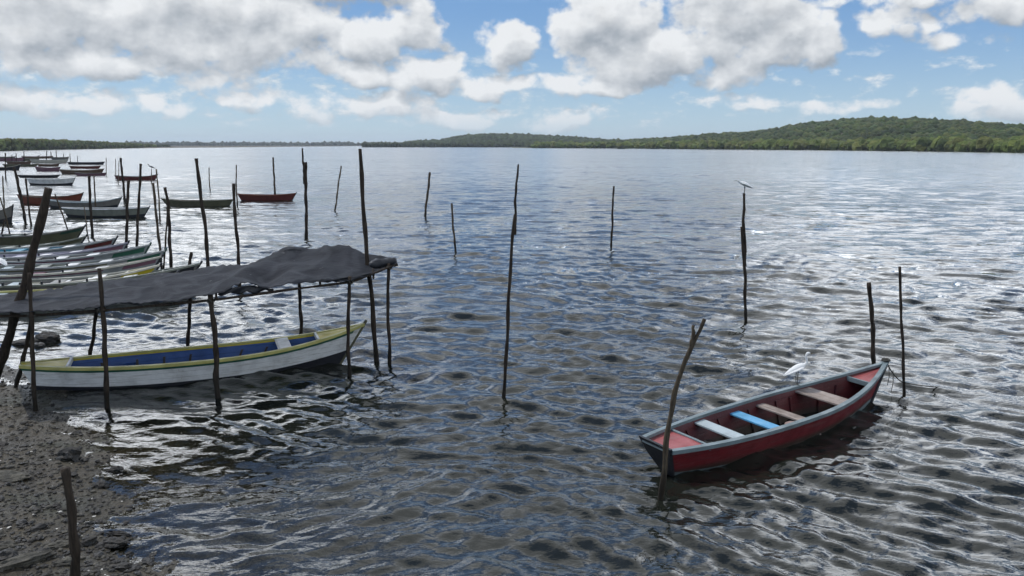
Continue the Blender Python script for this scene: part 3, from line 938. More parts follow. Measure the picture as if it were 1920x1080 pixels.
pole([(944, 750), (950, 640), (957, 520), (961, 440), (966, 402)], 10, 'tall dark pole with thin tied-on tip, alone in mid water', DARKP, .75, extra=([(965, 440), (967, 380), (968, 345), (972, 308)], 6))
pole([(854, 471), (851, 440), (847, 381)], 6, 'short kinked pole just left of the tall mid-water pole', POLEW, .8)
pole([(797, 405), (801, 370), (806, 323)], 6, 'pole leaning right, next one left of the short kinked pole', POLEW, .9)
pole([(1146, 461), (1148, 410), (1151, 349)], 6, 'lone slim pole between the tall mid-water pole and the bird pole', DARKP, .75)
pole([(1399, 602), (1396, 520), (1391, 425)], 9, 'pole made of two lashed lengths with a white bird above it', DARKP, .8, extra=([(1396, 500), (1395, 430), (1395, 363)], 7))
pole([(1638, 700), (1638, 610), (1634, 600), (1629, 530)], 12, 'thick stubby pole standing just behind the bow of the red boat', DARKP, .85)
pole([(1696, 742), (1692, 660), (1690, 580), (1687, 500)], 8, 'slim tall pole right of the red boat, holding its rope', DARKP, .85)
pole([(706, 673), (699, 590), (688, 480), (681, 370), (675, 279)], 13, 'tallest black pole, rising behind the right end of the awning', DARKP, .75)
pole([(574, 446), (574, 380), (573, 304)], 8, 'straight pole with a thin stick on top, above the awning peak', DARKP, .9, extra=([(571, 345), (569, 310), (567, 278)], 5))
pole([(628, 396), (634, 350), (640, 311)], 4.5, 'thin pale pole leaning right, left of the tallest black pole', PALEP, .8)
pole([(516, 367), (514, 340), (512, 295)], 5, 'thin pole rising behind the red-brown boat', POLEW, .8)
pole([(449, 548), (446, 450), (440, 400), (438, 344)], 9, 'dark pole standing between the olive and red-brown boats', DARKP, .85)
pole([(393, 552), (386, 440), (377, 370), (368, 297)], 10, 'long pole crossing the middle of the olive boat', DARKP, .85)
pole([(445, 387), (443, 350), (443, 309)], 3.5, 'hair-thin stick at the left tip of the red-brown boat', POLEW, .8)
pole([(394, 356), (392, 335), (392, 314)], 3, 'faint short stick in open water above the olive boat', PALEP, .8)
pole([(321, 506), (318, 430), (315, 380), (309, 351)], 9, 'dark bent pole crossing the left tip of the olive boat', DARKP, .8)
pole([(303, 503), (296, 430), (291, 380), (287, 343)], 7, 'pole leaning left beside the bows, left of the dark bent pole', POLEW, .9)
pole([(306, 505), (310, 460), (313, 420), (314, 385)], 5, 'thin pole leaning right, crossing the foot of two others by the green bow', POLEW, .8)
pole([(256, 470), (260, 390), (264, 307)], 7, 'straight pole leaning right with its foot by the green bow', DARKP, .85)
pole([(236, 470), (238, 400), (241, 338)], 8, 'straight dark pole left of the right-leaning one, in front of the long grey boat', DARKP, .85)
pole([(234, 377), (230, 335), (226, 296)], 6, 'pole standing at the left end of the small reddish boat', DARKP, .85)
pole([(300, 412), (297, 360), (293, 317)], 4, 'thin stick at the right end of the small reddish boat', PALEP, .8)
pole([(173, 445), (170, 390), (167, 329)], 7, 'dark pole crossing the long pale grey boat, left of a thin one', DARKP, .9)
pole([(181, 404), (178, 370), (176, 329)], 4, 'thin pole close to the right of the dark one by the grey boat', POLEW, .8)
pole([(165, 447), (162, 420), (158, 388)], 3.5, 'short thin stick by the bow of the dark olive-green boat', PALEP, .8)
pole([(48, 417), (39, 370), (31, 330), (26, 314)], 7, 'leaning pole crossing the left end of the rust-orange boat', DARKP, .9)
pole([(58, 420), (53, 380), (48, 334)], 5, 'slimmer leaning pole just right of the one at the rust-orange boat', DARKP, .85)
pole([(18, 437), (9, 400), (0, 370)], 4, 'thin stick leaning left over the grey bow at the left edge', POLEW, .8)
pole([(3, 438), (6, 425), (9, 412)], 4.5, 'short stake leaning right below the grey bow at the left edge', DARKP, .8)
pole([(8, 408), (7, 370), (5, 330)], 4, 'faint pale stick at the left edge', PALEP, .8)
pole([(128, 434), (117, 402), (103, 364)], 4, 'slanting stick leaning left over the stern of the long grey boat', POLEW, .8)
pole([(11, 338), (10, 315), (10, 287)], 3.5, 'upright stick through the black boat at the left edge', DARKP, .8)
pole([(352, 520), (355, 500), (359, 473)], 9, 'short black stake beside the nearest black bow tip', DARKP, .9)
for i, (px, yb, yt, wd, lb) in enumerate([
        (23, 308, 291, 2, 'leftmost thin stick of the far cluster'), (31, 306, 287, 2.2, 'second thin stick from the left in the far cluster'),
        (45, 306, 283, 2.4, 'tall thin stick above the brown boat of the far cluster'), (87, 301, 283, 2.4, 'tall stick in the middle of the far cluster'),
        (106, 298, 282, 2.2, 'tall stick at the back of the far cluster'), (96, 297, 285, 2.2, 'short stick at the bow of the small grey far boat'),
        (119, 300, 288, 2, 'stick at the right of the small grey far boat'), (145, 309, 292, 1.8, 'stick left of the thin black far boat'),
        (199, 330, 296, 2, 'faint tall stick at the right tip of the brown and cream boat'), (217, 336, 298, 2, 'faint stick left of the small reddish boat'),
        (222, 345, 302, 2, 'faint stick close by the pole of the small reddish boat'), (132, 305, 288, 2.2, 'stick at the right end of the cream far boat')]):
    pole([(px, yb), (px + random.uniform(-1, 1), yt)], wd, lb, DARKP if i < 8 else PALEP, .8)

# forked pole at the stern of the red boat
base, pts = world_pts([(1238, 935), (1250, 840), (1264, 740), (1281, 680), (1300, 640), (1311, 622), (1321, 598)])
k = base.y / F
v1 = pole_mesh([p - base for p in pts], 6.6 * k, 3.8 * k, 91, 36)
fp = [PY(px, py, base.y) - base for px, py in ((1296, 652), (1299, 632), (1300, 610))]
v2 = pole_mesh(fp, 4.2 * k, 2.9 * k, 92, 8)
fr_ = empty('mooring_pole', base); tag(fr_, 'forked brown pole leaning right at the stern of the red boat', 'pole', 'mooring poles')
pymesh('trunk', *v1, POLEW, fr_, True); pymesh('fork', *v2, POLEW, fr_, True)

# thick leaning post at the far left, post on the mud
base, pts = world_pts([(-14, 722), (40, 560), (70, 440), (91, 353)])
v, f = pole_mesh([p - base for p in pts], .085, .070, 15, 30)
tag(pymesh('leaning_post', v, f, DARKP, None, True, loc=base), 'thick black post leaning right at the left end of the awning', 'post')
g = P(148, 1125); zg_ = gz(g.x, g.y)
bs = P(148, 1125, zg_)
pts = [PY(px, py, bs.y) for px, py in ((140, 1060), (137, 1000), (132, 940), (122, 878))]
v, f = pole_mesh([Vector((.02, 0, -.4)), Vector((0, 0, 0))] + [p - bs for p in pts], .052, .038, 16, 30)
tag(pymesh('stake', v, f, DARKP, None, True, loc=bs), 'crooked brown stake standing on the mud in the lower left corner', 'stake')

# ------------------------------------------------------------------ awning
aw = empty('awning', P(380, 720)); tag(aw, 'long dark grey tarp awning on thin poles over the white boat', 'awning')
AO = Vector(aw.location)
FRONTG = [(-60, 775), (62, 770), (200, 765), (408, 742), (656, 703), (731, 684)]       # feet of the front posts
BACKG = [(-60, 712), (40, 706), (166, 693), (353, 668), (565, 645), (690, 662), (731, 676)]
def fy(px): return float(np.interp(px, [a for a, b in FRONTG], [P(a, b).y for a, b in FRONTG]))
def by(px): return float(np.interp(px, [a for a, b in BACKG], [P(a, b).y for a, b in BACKG]))
FE = [(-60, 586), (0, 586), (30, 587), (60, 584), (120, 582), (190, 574), (260, 566), (330, 561), (385, 556), (418, 549), (440, 541), (465, 538), (490, 541), (510, 545), (540, 534), (580, 529), (620, 526), (660, 522), (700, 514), (742, 492)]
BE = [(-60, 556), (0, 556), (60, 548), (120, 538), (190, 526), (260, 518), (330, 510), (400, 501), (440, 496), (480, 489), (515, 474), (545, 470), (580, 467), (610, 461), (650, 460), (690, 476), (742, 486)]
nu, nv = 120, 22
TV = []
for i in range(nu):
    px = -60 + 802 * i / (nu - 1)
    a = PY(px, float(np.interp(px, *zip(*FE))), fy(px) - .10)
    b = PY(px, float(np.interp(px, *zip(*BE))), by(px) + .05)
    for j in range(nv):
        t = j / (nv - 1)
        p = a.lerp(b, t)
        wr = .012 * math.sin(p.x * 7 + p.y * 5 + 3 * math.sin(p.x * 1.3)) * math.sin(p.x * 2.1 + 1)
        sag = -.05 * math.sin(math.pi * t)
        wv = float(fbm(np.array([p.x * 1.1]), np.array([p.y * 1.6 + p.x * .6]), 21, 3)[0]) * .10
        cr = float(fbm(np.array([p.x * 4 + p.y * 2]), np.array([p.y * 3]), 23, 2)[0]) * .03
        fold = .09 * math.exp(-((px - 395 - t * 130) / 34) ** 2) - .10 * math.exp(-((px - 470 - t * 90) / 30) ** 2) + .07 * math.exp(-((px - 560 + t * 60) / 40) ** 2) - .08 * math.exp(-((px - 655 + t * 20) / 26) ** 2) * (1 - t)
        ed = fold * math.sin(math.pi * (t * .9 + .1)) + .10 * math.exp(-((px - 465) / 34) ** 2) * (1 - t) ** 4 + .10 * math.exp(-((px - 543) / 22) ** 2) * t ** 6
        TV.append(p + Vector((0, 0, sag + wv * (.35 + .65 * math.sin(math.pi * t)) + cr + ed + wr + random.uniform(-.02, .02) * ((1 - t) ** 8 + t ** 8))) - AO)
TF = [(i * nv + j, i * nv + j + 1, (i + 1) * nv + j + 1, (i + 1) * nv + j) for i in range(nu - 1) for j in range(nv - 1)]
tm, mt, out = new_mat('dark_tarp')
tc = mt.nodes.new('ShaderNodeTexCoord').outputs['Object']
n1 = noise(mt, tc, 1.4, 5, .6); n2 = noise(mt, vmap(mt, tc, (1, 6, 6)), 3, 5, .65); n3 = noise(mt, tc, 70, 2)
cc = mixc(mt, (n1 * .6 + n2 * .5).step(.35, .75), (.011, .013, .017, 1), (.029, .032, .040, 1))
cc = mixc(mt, noise(mt, tc, 9, 3).step(.70, .74, 0, .5), cc, (.16, .16, .16, 1))
wv = mt.nodes.new('ShaderNodeTexWave'); wv.inputs['Scale'].default_value = .55; wv.inputs['Distortion'].default_value = 5; wv.inputs['Detail'].default_value = 3
wv.inputs['Detail Scale'].default_value = 1.1; wv.inputs['Detail Roughness'].default_value = .4; mt.links.new(vmap(mt, tc, (.8, 2.2, 1)), wv.inputs['Vector'])
crz = E(mt, wv.outputs['Fac'])
cc = mixc(mt, crz.step(.80, 1.0, 0, .22), cc, (.075, .08, .09, 1))  # highlight painted into the colour along the crease ridges
principled(mt, out, cc, .8, bump(mt, n2 * .5 + n3 * .08 + crz * .9, .6, .06), .15)
tarp = pymesh('tarp', TV, TF, tm, aw, True)
sm_ = tarp.modifiers.new('thickness', 'SOLIDIFY'); sm_.thickness = .008
def sheet(name, px0, px1, top, bot, yf, off, mat_, bulge=.04):
    VV, FF = [], []
    n_ = 14
    for i in range(n_):
        px = px0 + (px1 - px0) * i / (n_ - 1)
        a = PY(px, top(px), yf(px) + off); b = PY(px, bot(px), yf(px) + off)
        for j in range(5):
            t = j / 4
            VV.append(a.lerp(b, t) + Vector((0, bulge * math.sin(t * 3.1 + i), 0)) - AO)
    for i in range(n_ - 1):
        for j in range(4): FF.append((i * 5 + j, i * 5 + j + 1, (i + 1) * 5 + j + 1, (i + 1) * 5 + j))
    o = pymesh(name, VV, FF, mat_, aw, True)
    o.modifiers.new('thickness', 'SOLIDIFY').thickness = .008
fei = lambda px: float(np.interp(px, *zip(*FE)))
bei = lambda px: float(np.interp(px, *zip(*BE)))
sheet('underside_shade', 408, 512, lambda p: fei(p) - 3, lambda p: 553 - (p - 408) * .07 + 3 * math.sin(p * .2), fy, -.02, M['black'])  # added black sheet in place of the shade under the lifted front edge
sheet('underside_shade', 600, 700, lambda p: fei(p) - 3, lambda p: fei(p) + 5 * math.sin((p - 600) / 100 * math.pi) + 1.5 * math.sin(p * .3), fy, -.02, M['black'])  # another black sheet painting shade along the front edge, farther right
sheet('hollow_shade', 514, 576, lambda p: bei(p) + 6 - 10 * math.sin((p - 514) / 62 * math.pi), lambda p: bei(p) + 7, by, -.12, M['black'], .02)  # black sheet put in for the dark hollow under the raised back edge
rl = [PY(px, py, fy(px) + .15) - AO for px, py in ((694, 497), (712, 494), (728, 492), (744, 491))]
v, f = tube(resample(rl, 14), [.05, .07, .085, .09, .10, .095, .085, .09, .10, .11, .10, .09, .10, .08], 10, 8, .35)
pymesh('rolled_end', v, f, M['black'], aw, True)
def aw_post(foot, top, wpx, seed):
    b0 = P(*foot); g_ = min(0, gz(b0.x, b0.y))
    t = PY(top[0], top[1], b0.y)
    d = (b0 - t).normalized()
    k = b0.y / F * wpx / 2 * .82
    mid = b0.lerp(t, .5) + Vector((random.uniform(-.05, .05), 0, 0))
    v, f = pole_mesh([b0 + d * (.3 - g_) - AO, b0 - AO, mid - AO, t - AO], k * 1.1, k * .85, seed, 22)
    pymesh('post', v, f, DARKP, aw, True)
aw_post((66, 772), (55, 512), 10, 1); aw_post((200, 768), (186, 503), 11, 2); aw_post((408, 744), (394, 553), 13, 3)
aw_post((656, 704), (656, 518), 9, 4); aw_post((731, 685), (729, 494), 8, 5)
aw_post((28, 730), (62, 585), 10, 6); aw_post((164, 694), (182, 566), 9, 7); aw_post((352, 669), (357, 548), 9, 8); aw_post((565, 646), (561, 512), 9, 9)
def rail_(pix, yf, dz_, r_, seed, name='rail'):
    pts = [PY(px, py, yf(px)) + Vector((0, 0, dz_)) - AO for px, py in pix]
    v, f = pole_mesh(pts, r_, r_ * .8, seed, 40)
    pymesh(name, v, f, DARKP, aw, True)
rail_([(-60, 590), (60, 588), (200, 578), (410, 558), (540, 540), (660, 525), (745, 492)], fy, -.035, .028, 31)
rail_([(-60, 562), (40, 556), (180, 532), (353, 514), (470, 497), (565, 492), (690, 486), (745, 489)], by, -.09, .026, 32)
for px, sd_ in ((60, 1), (195, 2), (405, 3), (600, 4), (700, 6)):
    a = PY(px, float(np.interp(px, *zip(*FE))) + 3, fy(px) - .1) - AO; b = PY(px, float(np.interp(px, *zip(*BE))) + 4, by(px) + .1) - AO
    v, f = pole_mesh([a + Vector((0, 0, -.05)), b + Vector((0, 0, -.06))], .022, .02, 60 + sd_, 12)
    pymesh('crossbar', v, f, DARKP, aw, True)

for foot, px in (((200, 768), 190), ((408, 744), 396), ((656, 704), 656), ((731, 685), 729), ((66, 772), 60)):
    yy = float(np.interp(px, [-60, 60, 200, 410, 540, 660, 745], [590, 588, 578, 558, 540, 525, 492]))
    p = PY(px, yy, fy(px)) + Vector((0, 0, -.035)) - AO
    ring = [p + Vector((math.cos(a_) * .055 + .01 * math.sin(a_ * 2.3), math.sin(a_) * .07, .035 * math.sin(a_ * 3.1))) for a_ in np.linspace(0, 12.4, 26)]
    pymesh('lashing', *tube(ring, [.011] * 26, 5, 3, .2), ROPE, aw, True)

# ------------------------------------------------------------------ birds
FEATH, mt, out = new_mat('white_feathers')
tc = mt.nodes.new('ShaderNodeTexCoord').outputs['Object']
n = noise(mt, vmap(mt, tc, (8, 30, 30)), 3, 4)
principled(mt, out, mixc(mt, n, (.70, .71, .70, 1), (.84, .84, .82, 1)), .7, bump(mt, n, .4, .01))
DARKF, mt, out = new_mat('dark_feathers')
tc = mt.nodes.new('ShaderNodeTexCoord').outputs['Object']
principled(mt, out, mixc(mt, noise(mt, tc, 20, 4), (.03, .035, .045, 1), (.09, .1, .11, 1)), .7)
BEAK, mt, out = new_mat('bill_horn')
tc = mt.nodes.new('ShaderNodeTexCoord').outputs['Object']
principled(mt, out, mixc(mt, noise(mt, tc, 40, 2), (.05, .045, .03, 1), (.16, .12, .04, 1)), .5)
LEGM, mt, out = new_mat('leg_skin')
tc = mt.nodes.new('ShaderNodeTexCoord').outputs['Object']
principled(mt, out, mixc(mt, noise(mt, tc, 40, 2), (.015, .015, .014, 1), (.04, .038, .03, 1)), .6)

def egret(name, loc, rz, s, feath, label, neck=1.0, legs=.20, cat='bird'):
    """standing wading bird facing local +x; feet at the origin"""
    root = empty(name, loc, (0, 0, rz)); tag(root, label, cat)
    z0 = legs * s
    body = [(-.24, 0, -.02), (-.19, 0, .005), (-.12, 0, .04), (-.05, 0, .075), (.02, 0, .105), (.075, 0, .125), (.108, 0, .135)]
    br = [.010, .028, .050, .066, .068, .052, .034]
    nk = [(.128, 0, .15), (.148, 0, .175), (.150, 0, .21), (.138, 0, .25), (.130, 0, .285), (.136, 0, .315), (.155, 0, .335), (.180, 0, .338), (.203, 0, .332)]
    nr = [.024, .020, .018, .016, .0155, .018, .023, .020, .010]
    nk = [(a, b, .135 + (c_ - .135) * neck) for a, b, c_ in nk]
    pts = [Vector(p) * s + Vector((0, 0, z0)) for p in body + nk]
    pp, rr = [], []
    for i in range(len(pts) - 1):
        for t in (0, .5):
            pp.append(pts[i].lerp(pts[i + 1], t)); r_ = (br + nr); rr.append((r_[i] * (1 - t) + r_[i + 1] * t) * s)
    pp.append(pts[-1]); rr.append((br + nr)[-1] * s)
    fl = [(1, 1)] * len(pp)
    v, f = tube(pp, rr, 12, 1, .0, flat=[(.8, 1.0) if i < 12 else (1, 1) for i in range(len(pp))])
    bo = pymesh('body', v, f, feath, root, True)
    h = pts[-1]; dr = Vector((1, 0, -.10)).normalized()
    v, f = tube([h - dr * .01 * s, h + dr * .04 * s, h + dr * .095 * s], [.0095 * s, .006 * s, .001 * s], 7)
    pymesh('bill', v, f, BEAK, root, True)
    for sd_ in (-1, 1):
        w_ = [Vector((.08, sd_ * .040, .115)), Vector((.02, sd_ * .062, .10)), Vector((-.08, sd_ * .056, .055)), Vector((-.18, sd_ * .03, .005)), Vector((-.255, sd_ * .012, -.035))]
        v, f = tube([a * s + Vector((0, 0, z0)) for a in w_], [.02 * s, .045 * s, .045 * s, .028 * s, .006 * s], 10, flat=[(.35, 1)] * 5)
        pymesh('wing', v, f, feath, root, True)
        hip = Vector((-.01, sd_ * .028, .05)) * s + Vector((0, 0, z0))
        kn = Vector((-.015 * s, sd_ * .026 * s, z0 * .52)); ft = Vector((0, sd_ * .026 * s, .004))
        v, f = tube([hip, kn, ft], [.009 * s, .0055 * s, .005 * s], 7)
        toes = [tube([ft, ft + Vector((math.cos(a_) * .045 * s, math.sin(a_) * .03 * s, -.001))], [.004 * s, .002 * s], 5) for a_ in (-.6, 0, .6, 3.14)]
        pymesh('leg', *merge((v, f), *toes), LEGM, root, True)
    ev = [tube([h + Vector((-.028, sd_ * .015, .004)) * s, h + Vector((-.028, sd_ * .0195, .004)) * s], [.004 * s, .003 * s], 6) for sd_ in (-1, 1)]
    pymesh('eyes', *merge(*ev), LEGM, root, True)
    return root

bpy.context.view_layer.update()
mw = red.matrix_world
def proj(p):
    d = p - Vector((0, 0, CAMH)); zc = d.y * cp - d.z * sp; yc = d.y * sp + d.z * cp
    return CX + F * d.x / zc, CY - F * yc / zc
bu = min((abs(proj(mw @ HR.pt(u, 1, 1))[0] - 1494), u) for u in np.linspace(.3, .95, 200))[1]
gp = mw @ (HR.pt(bu, 1, 1) + Vector((0, .0, .040)))
egret('egret', gp, R(10), 1.0, FEATH, 'white egret standing on the rim of the red boat', legs=.21)
# bird above the two-length pole, standing on thin legs
b5 = P(1399, 602)
tp = PY(1395, 363, b5.y + .05)
egret('wading_bird', tp, R(175), .95, FEATH, 'small white bird perched on top of the two-length pole', neck=.22, legs=.16)
dh = PY(284, 318, P(284, 338).y - .2)
pole([(284, 345), (284, 330), (284, 317)], 2.2, 'short faint stick under the dark heron', PALEP, .8)
b6 = P(284, 345); dh = PY(284, 317, b6.y)
egret('heron', dh, R(200), 1.7, DARKF, 'dark heron perched on a stick above the small reddish boat', neck=.6, legs=.06)
g6 = P(4, 505, .55)
egret('egret', (g6.x, g6.y, .50), R(150), 1.15, FEATH, 'white egret on the drawn-up boats at the left edge of the picture', neck=.8)
g7 = P(74, 301); egret('heron', (g7.x, g7.y, .95), R(30), 2.2, DARKF, 'dark bird perched on the cream boat of the far cluster', neck=.6, legs=.1)

# ------------------------------------------------------------------ rope, bundle
bt_ = mw @ (HR.pt(1, 1, 1) + Vector((.02, 0, .03)))
b7 = P(1696, 742); pk = PY(1691, 716, b7.y)
e7 = P(1790, 722)
def sagl(a, b, s_, n=14): return [a.lerp(b, i / (n - 1)) - Vector((0, 0, s_ * 4 * (i / (n - 1)) * (1 - i / (n - 1)))) for i in range(n)]
rp = merge(tube(sagl(bt_, pk, .05) + sagl(pk, Vector((e7.x, e7.y, -.05)), .03)[1:], [.011] * 27, 6, 4, .3),
           *[tube([bt_ + Vector((math.cos(a_) * .06, math.sin(a_) * .06, .02)) for a_ in np.linspace(0, 6.0, 9)], [.02] * 9, 6, 5, .3)],
           *[tube([bt_.lerp(pk, t), bt_.lerp(pk, t) + Vector((.02, 0, -.22)), bt_.lerp(pk, t) + Vector((.0, .0, -.36 - t * .1))], [.009, .007, .005], 5, 3, .3) for t in (.2, .45)])
tag(pymesh('mooring_rope', *rp, ROPE, None, True), 'dark frayed rope from the bow of the red boat to the slim pole', 'rope')

def blob(name, loc, size, mat_, seed, sub=3, rough=.35, label=None, cat=None, group=None, rot=0.0, flatb=False):
    v, f = ICO[sub]
    n3 = lambda s_: fbm(v[:, 0] * s_ + seed * 3.1, v[:, 1] * s_ + v[:, 2] * s_ * 1.7 + seed, seed, 3)
    d = 1 + rough * n3(1.6) + rough * .5 * n3(4.3)
    q_ = v * d[:, None]
    q_ = np.round(q_ * 5) / 5 * .25 + q_ * .75
    q_ = q_ * np.array(size)
    c_, s_ = math.cos(rot), math.sin(rot)
    q_ = np.stack([q_[:, 0] * c_ - q_[:, 1] * s_, q_[:, 0] * s_ + q_[:, 1] * c_, q_[:, 2]], 1)
    o = pymesh(name, q_, [tuple(int(k) for k in t) for t in f], mat_, None, False, loc=loc)
    return tag(o, label, cat, group)

CLOTH = paint('pale_cloth', (.40, .30, .28), amount=.3)
fl = mw @ Vector((HR.pt(.60, 0, 1).x, -.05, .12))
blob('bundle', fl, (.26, .17, .09), CLOTH, 4, 3, .6, 'pale crumpled bundle on the floor of the red boat before the wide seat', 'bundle', rot=hd)

# ------------------------------------------------------------------ stones on the mud
ROCKM, mt, out = new_mat('wet_rock')
tc = mt.nodes.new('ShaderNodeTexCoord').outputs['Object']
pos = mt.nodes.new('ShaderNodeNewGeometry').outputs['Position']
n1 = noise(mt, pos, 7, 6, .65); n2 = noise(mt, pos, 40, 3)
principled(mt, out, mixc(mt, (n1 * .7 + n2 * .3).step(.38, .68), (.007, .007, .006, 1), (.038, .033, .027, 1)), n1.step(.3, .7, .35, .85), bump(mt, n1 + n2 * .4, .9, .04))
STONEM, mt, out = new_mat('muddy_stone')
pos = mt.nodes.new('ShaderNodeNewGeometry').outputs['Position']
n1 = noise(mt, pos, 9, 6, .65); n2 = noise(mt, pos, 50, 3)
principled(mt, out, mixc(mt, (n1 * .7 + n2 * .3).step(.38, .68), (.035, .033, .026, 1), (.12, .11, .085, 1)), .8, bump(mt, n1 + n2 * .4, .9, .03))
for i, (px, py, sx, sy, sz, mm, rt, lb) in enumerate([
        (89, 640, .26, .20, .17, ROCKM, .2, 'big black rock standing in the water below the awning'),
        (52, 644, .30, .16, .09, ROCKM, .1, 'low black rock left of the big one, behind a leaning awning post'),
        (74, 650, .15, .10, .07, ROCKM, -.3, 'small dark stone in front of the big black rock'),
        (131, 864, .17, .12, .14, ROCKM, .0, 'black clump of rock right behind the stake on the mud'),
        (217, 884, .10, .08, .06, ROCKM, .5, 'small black stone at the waterline, right of the stake top'),
        (190, 912, .08, .09, .06, ROCKM, 1.2, 'upright small dark stone between stake and waterline'),
        (214, 1022, .16, .08, .06, ROCKM, .1, 'wide dark stone in the shallows right of the stake'),
        (224, 1003, .14, .04, .04, ROCKM, -.1, 'thin dark stone just behind the wide one in the shallows'),
        (230, 1066, .10, .07, .05, ROCKM, .2, 'dark stone in the shallows nearest the bottom edge'),
        (168, 1017, .08, .06, .05, ROCKM, .4, 'small dark stone beside the stake, left of the wide stone'),
        (14, 898, .30, .16, .06, STONEM, .15, 'flat muddy slab of rock at the left edge'),
        (45, 1056, .36, .09, .07, STONEM, .75, 'long muddy stone lying slantwise in the lower left corner'),
        (10, 1052, .10, .10, .08, ROCKM, .0, 'round dark stone left of the long slanting stone'),
        (8, 1030, .12, .08, .06, STONEM, .3, 'muddy stone at the left edge above the round dark one'),
        (123, 1058, .11, .06, .05, STONEM, .1, 'muddy stone just left of the foot of the stake'),
        (110, 1025, .14, .06, .04, STONEM, .5, 'low muddy stone left of the middle of the stake')]):
    g = P(px, py); z_ = max(gz(g.x, g.y), -.03) if py > 700 else .0
    g = P(px, py, z_)
    blob('rock', (g.x, g.y, z_ + sz * .35), (sx, sy, sz), mm, i + 3, 3, .5, lb, 'rock', 'stones on the shore', rt)

# pebbles and shells strewn on the mud
def strew(name, n, size, mat_, label, cat, pxr, pyr, sub=1, flat=.6, dmin=-9, dmax=.6):
    px = RNG.uniform(*pxr, n * 3); py = RNG.uniform(*pyr, n * 3)
    pts = np.array([P(a, b).to_tuple() for a, b in zip(px, py)])
    d = shore_d(pts[:, 0], pts[:, 1])
    keep = (d > dmin) & (d < dmax + RNG.normal(0, .3, len(d)))
    pts = pts[keep][:n]; z = np.maximum(ground_z(pts[:, 0], pts[:, 1]), 0.0 if name == 'foam_flecks' else -9)
    s_ = RNG.uniform(*size, len(pts)) * RNG.uniform(.6, 1.4, len(pts))
    v0, f0 = ICO[sub]; k = len(v0)
    V = v0[None] * (1 + RNG.uniform(-.3, .3, (len(pts), k)))[..., None]
    st = RNG.uniform(.6, 1.6, len(pts)); ang = RNG.uniform(0, 6.28, len(pts)); ca, sa = np.cos(ang)[:, None], np.sin(ang)[:, None]
    A, B = V[..., 0] * st[:, None], V[..., 1]
    V = np.stack([A * ca - B * sa, A * sa + B * ca, V[..., 2] * flat], -1) * s_[:, None, None]
    V += np.stack([pts[:, 0], pts[:, 1], z + s_ * flat * .4], 1)[:, None]
    Fc = (f0[None] + (np.arange(len(pts)) * k)[:, None, None]).reshape(-1, 3)
    tag(npmesh(name, V.reshape(-1, 3), Fc, mat_, smooth=False), label, cat, kind='stuff')
FOAMM, mt, out = new_mat('scum')
pos = mt.nodes.new('ShaderNodeNewGeometry').outputs['Position']
principled(mt, out, mixc(mt, noise(mt, pos, 60, 3), (.14, .14, .12, 1), (.34, .33, .29, 1)), .8, None, .1)
SHELLM, mt, out = new_mat('shell')
pos = mt.nodes.new('ShaderNodeNewGeometry').outputs['Position']
principled(mt, out, mixc(mt, noise(mt, pos, 60, 3), (.35, .34, .30, 1), (.68, .66, .60, 1)), .5)
strew('pebbles', 2600, (.008, .026), ROCKM, 'dark pebbles strewn over the mud of the shore', 'pebbles', (-60, 330), (690, 1120))
strew('pebbles', 170, (.022, .050), ROCKM, 'larger dark stones scattered over the mud of the shore', 'pebbles', (-60, 300), (720, 1120), 2)
strew('pebbles', 900, (.010, .030), STONEM, 'muddy grey pebbles strewn over the mud of the shore', 'pebbles', (-60, 300), (690, 1120))
strew('foam_flecks', 170, (.005, .010), FOAMM, 'specks of pale scum along the edge of the water', 'foam', (100, 420), (800, 1110), 1, .4, dmin=.05, dmax=1.1)
strew('shells', 60, (.010, .020), SHELLM, 'bits of white shell scattered on the mud', 'shells', (-40, 250), (740, 1110), 1, .35, dmax=.2)

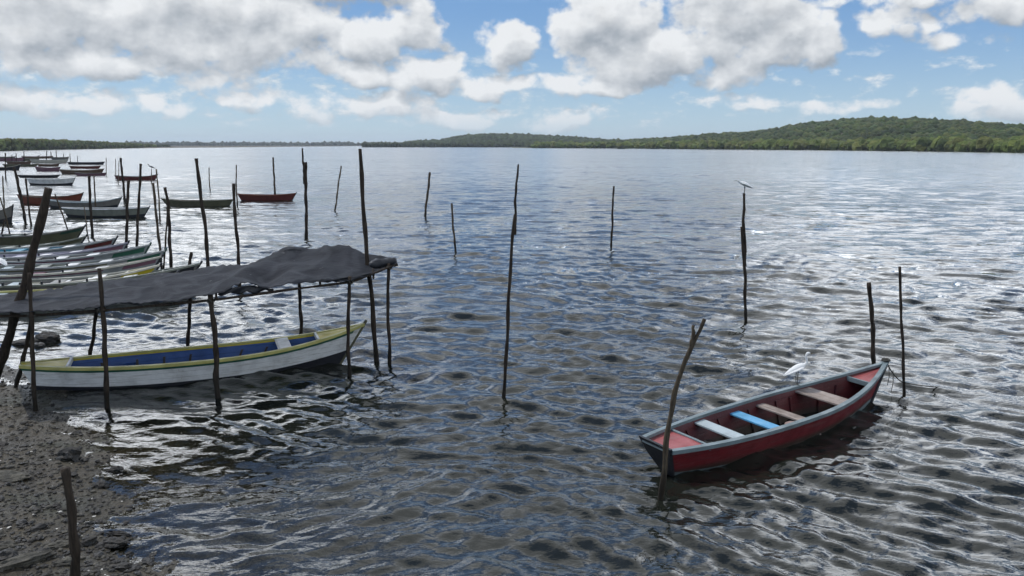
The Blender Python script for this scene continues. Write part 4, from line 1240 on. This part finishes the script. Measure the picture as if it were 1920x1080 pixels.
# ------------------------------------------------------------------ two palms above the left wood
FROND, mt, out = new_mat('palm_frond')
pos = mt.nodes.new('ShaderNodeNewGeometry').outputs['Position']
principled(mt, out, mixc(mt, noise(mt, pos, .6, 3), (.03, .045, .02, 1), (.07, .085, .03, 1)), .6)
def palm(px, pytop, D, s, label):
    X, Y = pol(px, D); top = zat(pytop, D)
    root = empty('palm_tree', (float(X), float(Y), 0)); tag(root, label, 'palm', 'palms above the left wood')
    v, f = tube([(0, 0, 0), (.3, 0, top * .5), (.2, 0, top)], [.35, .25, .2], 8, 2, .1)
    pymesh('trunk', v, f, PALEP, root, True)
    parts = []
    for i in range(16):
        a = i * 2.4; el = random.uniform(-.2, 1.1)
        dr = Vector((math.cos(a) * math.cos(el), math.sin(a) * math.cos(el), math.sin(el)))
        p = [Vector((.2, 0, top)) + dr * s * t + Vector((0, 0, -s * .55 * t * t)) for t in (0, .25, .5, .75, 1)]
        parts.append(tube(p, [.1, .35, .4, .3, .05], 6, i, .2, flat=[(1.6, .3)] * 5))
    pymesh('crown', *merge(*parts), FROND, root)
palm(11.5, 252, 690, 2.4, 'taller palm poking above the wood at the left edge')
palm(5, 252.5, 720, 1.7, 'smaller palm left of the taller one at the left edge')

# ------------------------------------------------------------------ air
hz, mt, out = new_mat('sea_air')
pv = mt.nodes.new('ShaderNodeVolumePrincipled')
pv.inputs['Color'].default_value = (.80, .88, .97, 1); pv.inputs['Density'].default_value = HAZE; pv.inputs['Anisotropy'].default_value = .2
mt.links.new(pv.outputs[0], out.inputs['Volume'])
if HAZE:
    v, f = boxv(0, 4000, 42.5, 21000, 12200, 95)
    tag(pymesh('haze', v, f, hz), 'thin pale sea haze over the water and the far hills', 'haze', kind='stuff')

# ------------------------------------------------------------------ render settings
S.view_settings.view_transform = 'Standard'; S.view_settings.look = 'None'
S.view_settings.exposure = 0.15; S.view_settings.gamma = 1.0
S.render.engine = 'CYCLES'
S.cycles.max_bounces = 6; S.cycles.diffuse_bounces = 2; S.cycles.glossy_bounces = 3
S.cycles.transparent_max_bounces = 6
S.cycles.caustics_reflective = False; S.cycles.caustics_refractive = False
S.cycles.sample_clamp_indirect = 4.0
S.cycles.sample_clamp_direct = 3.0
S.cycles.use_denoising = True
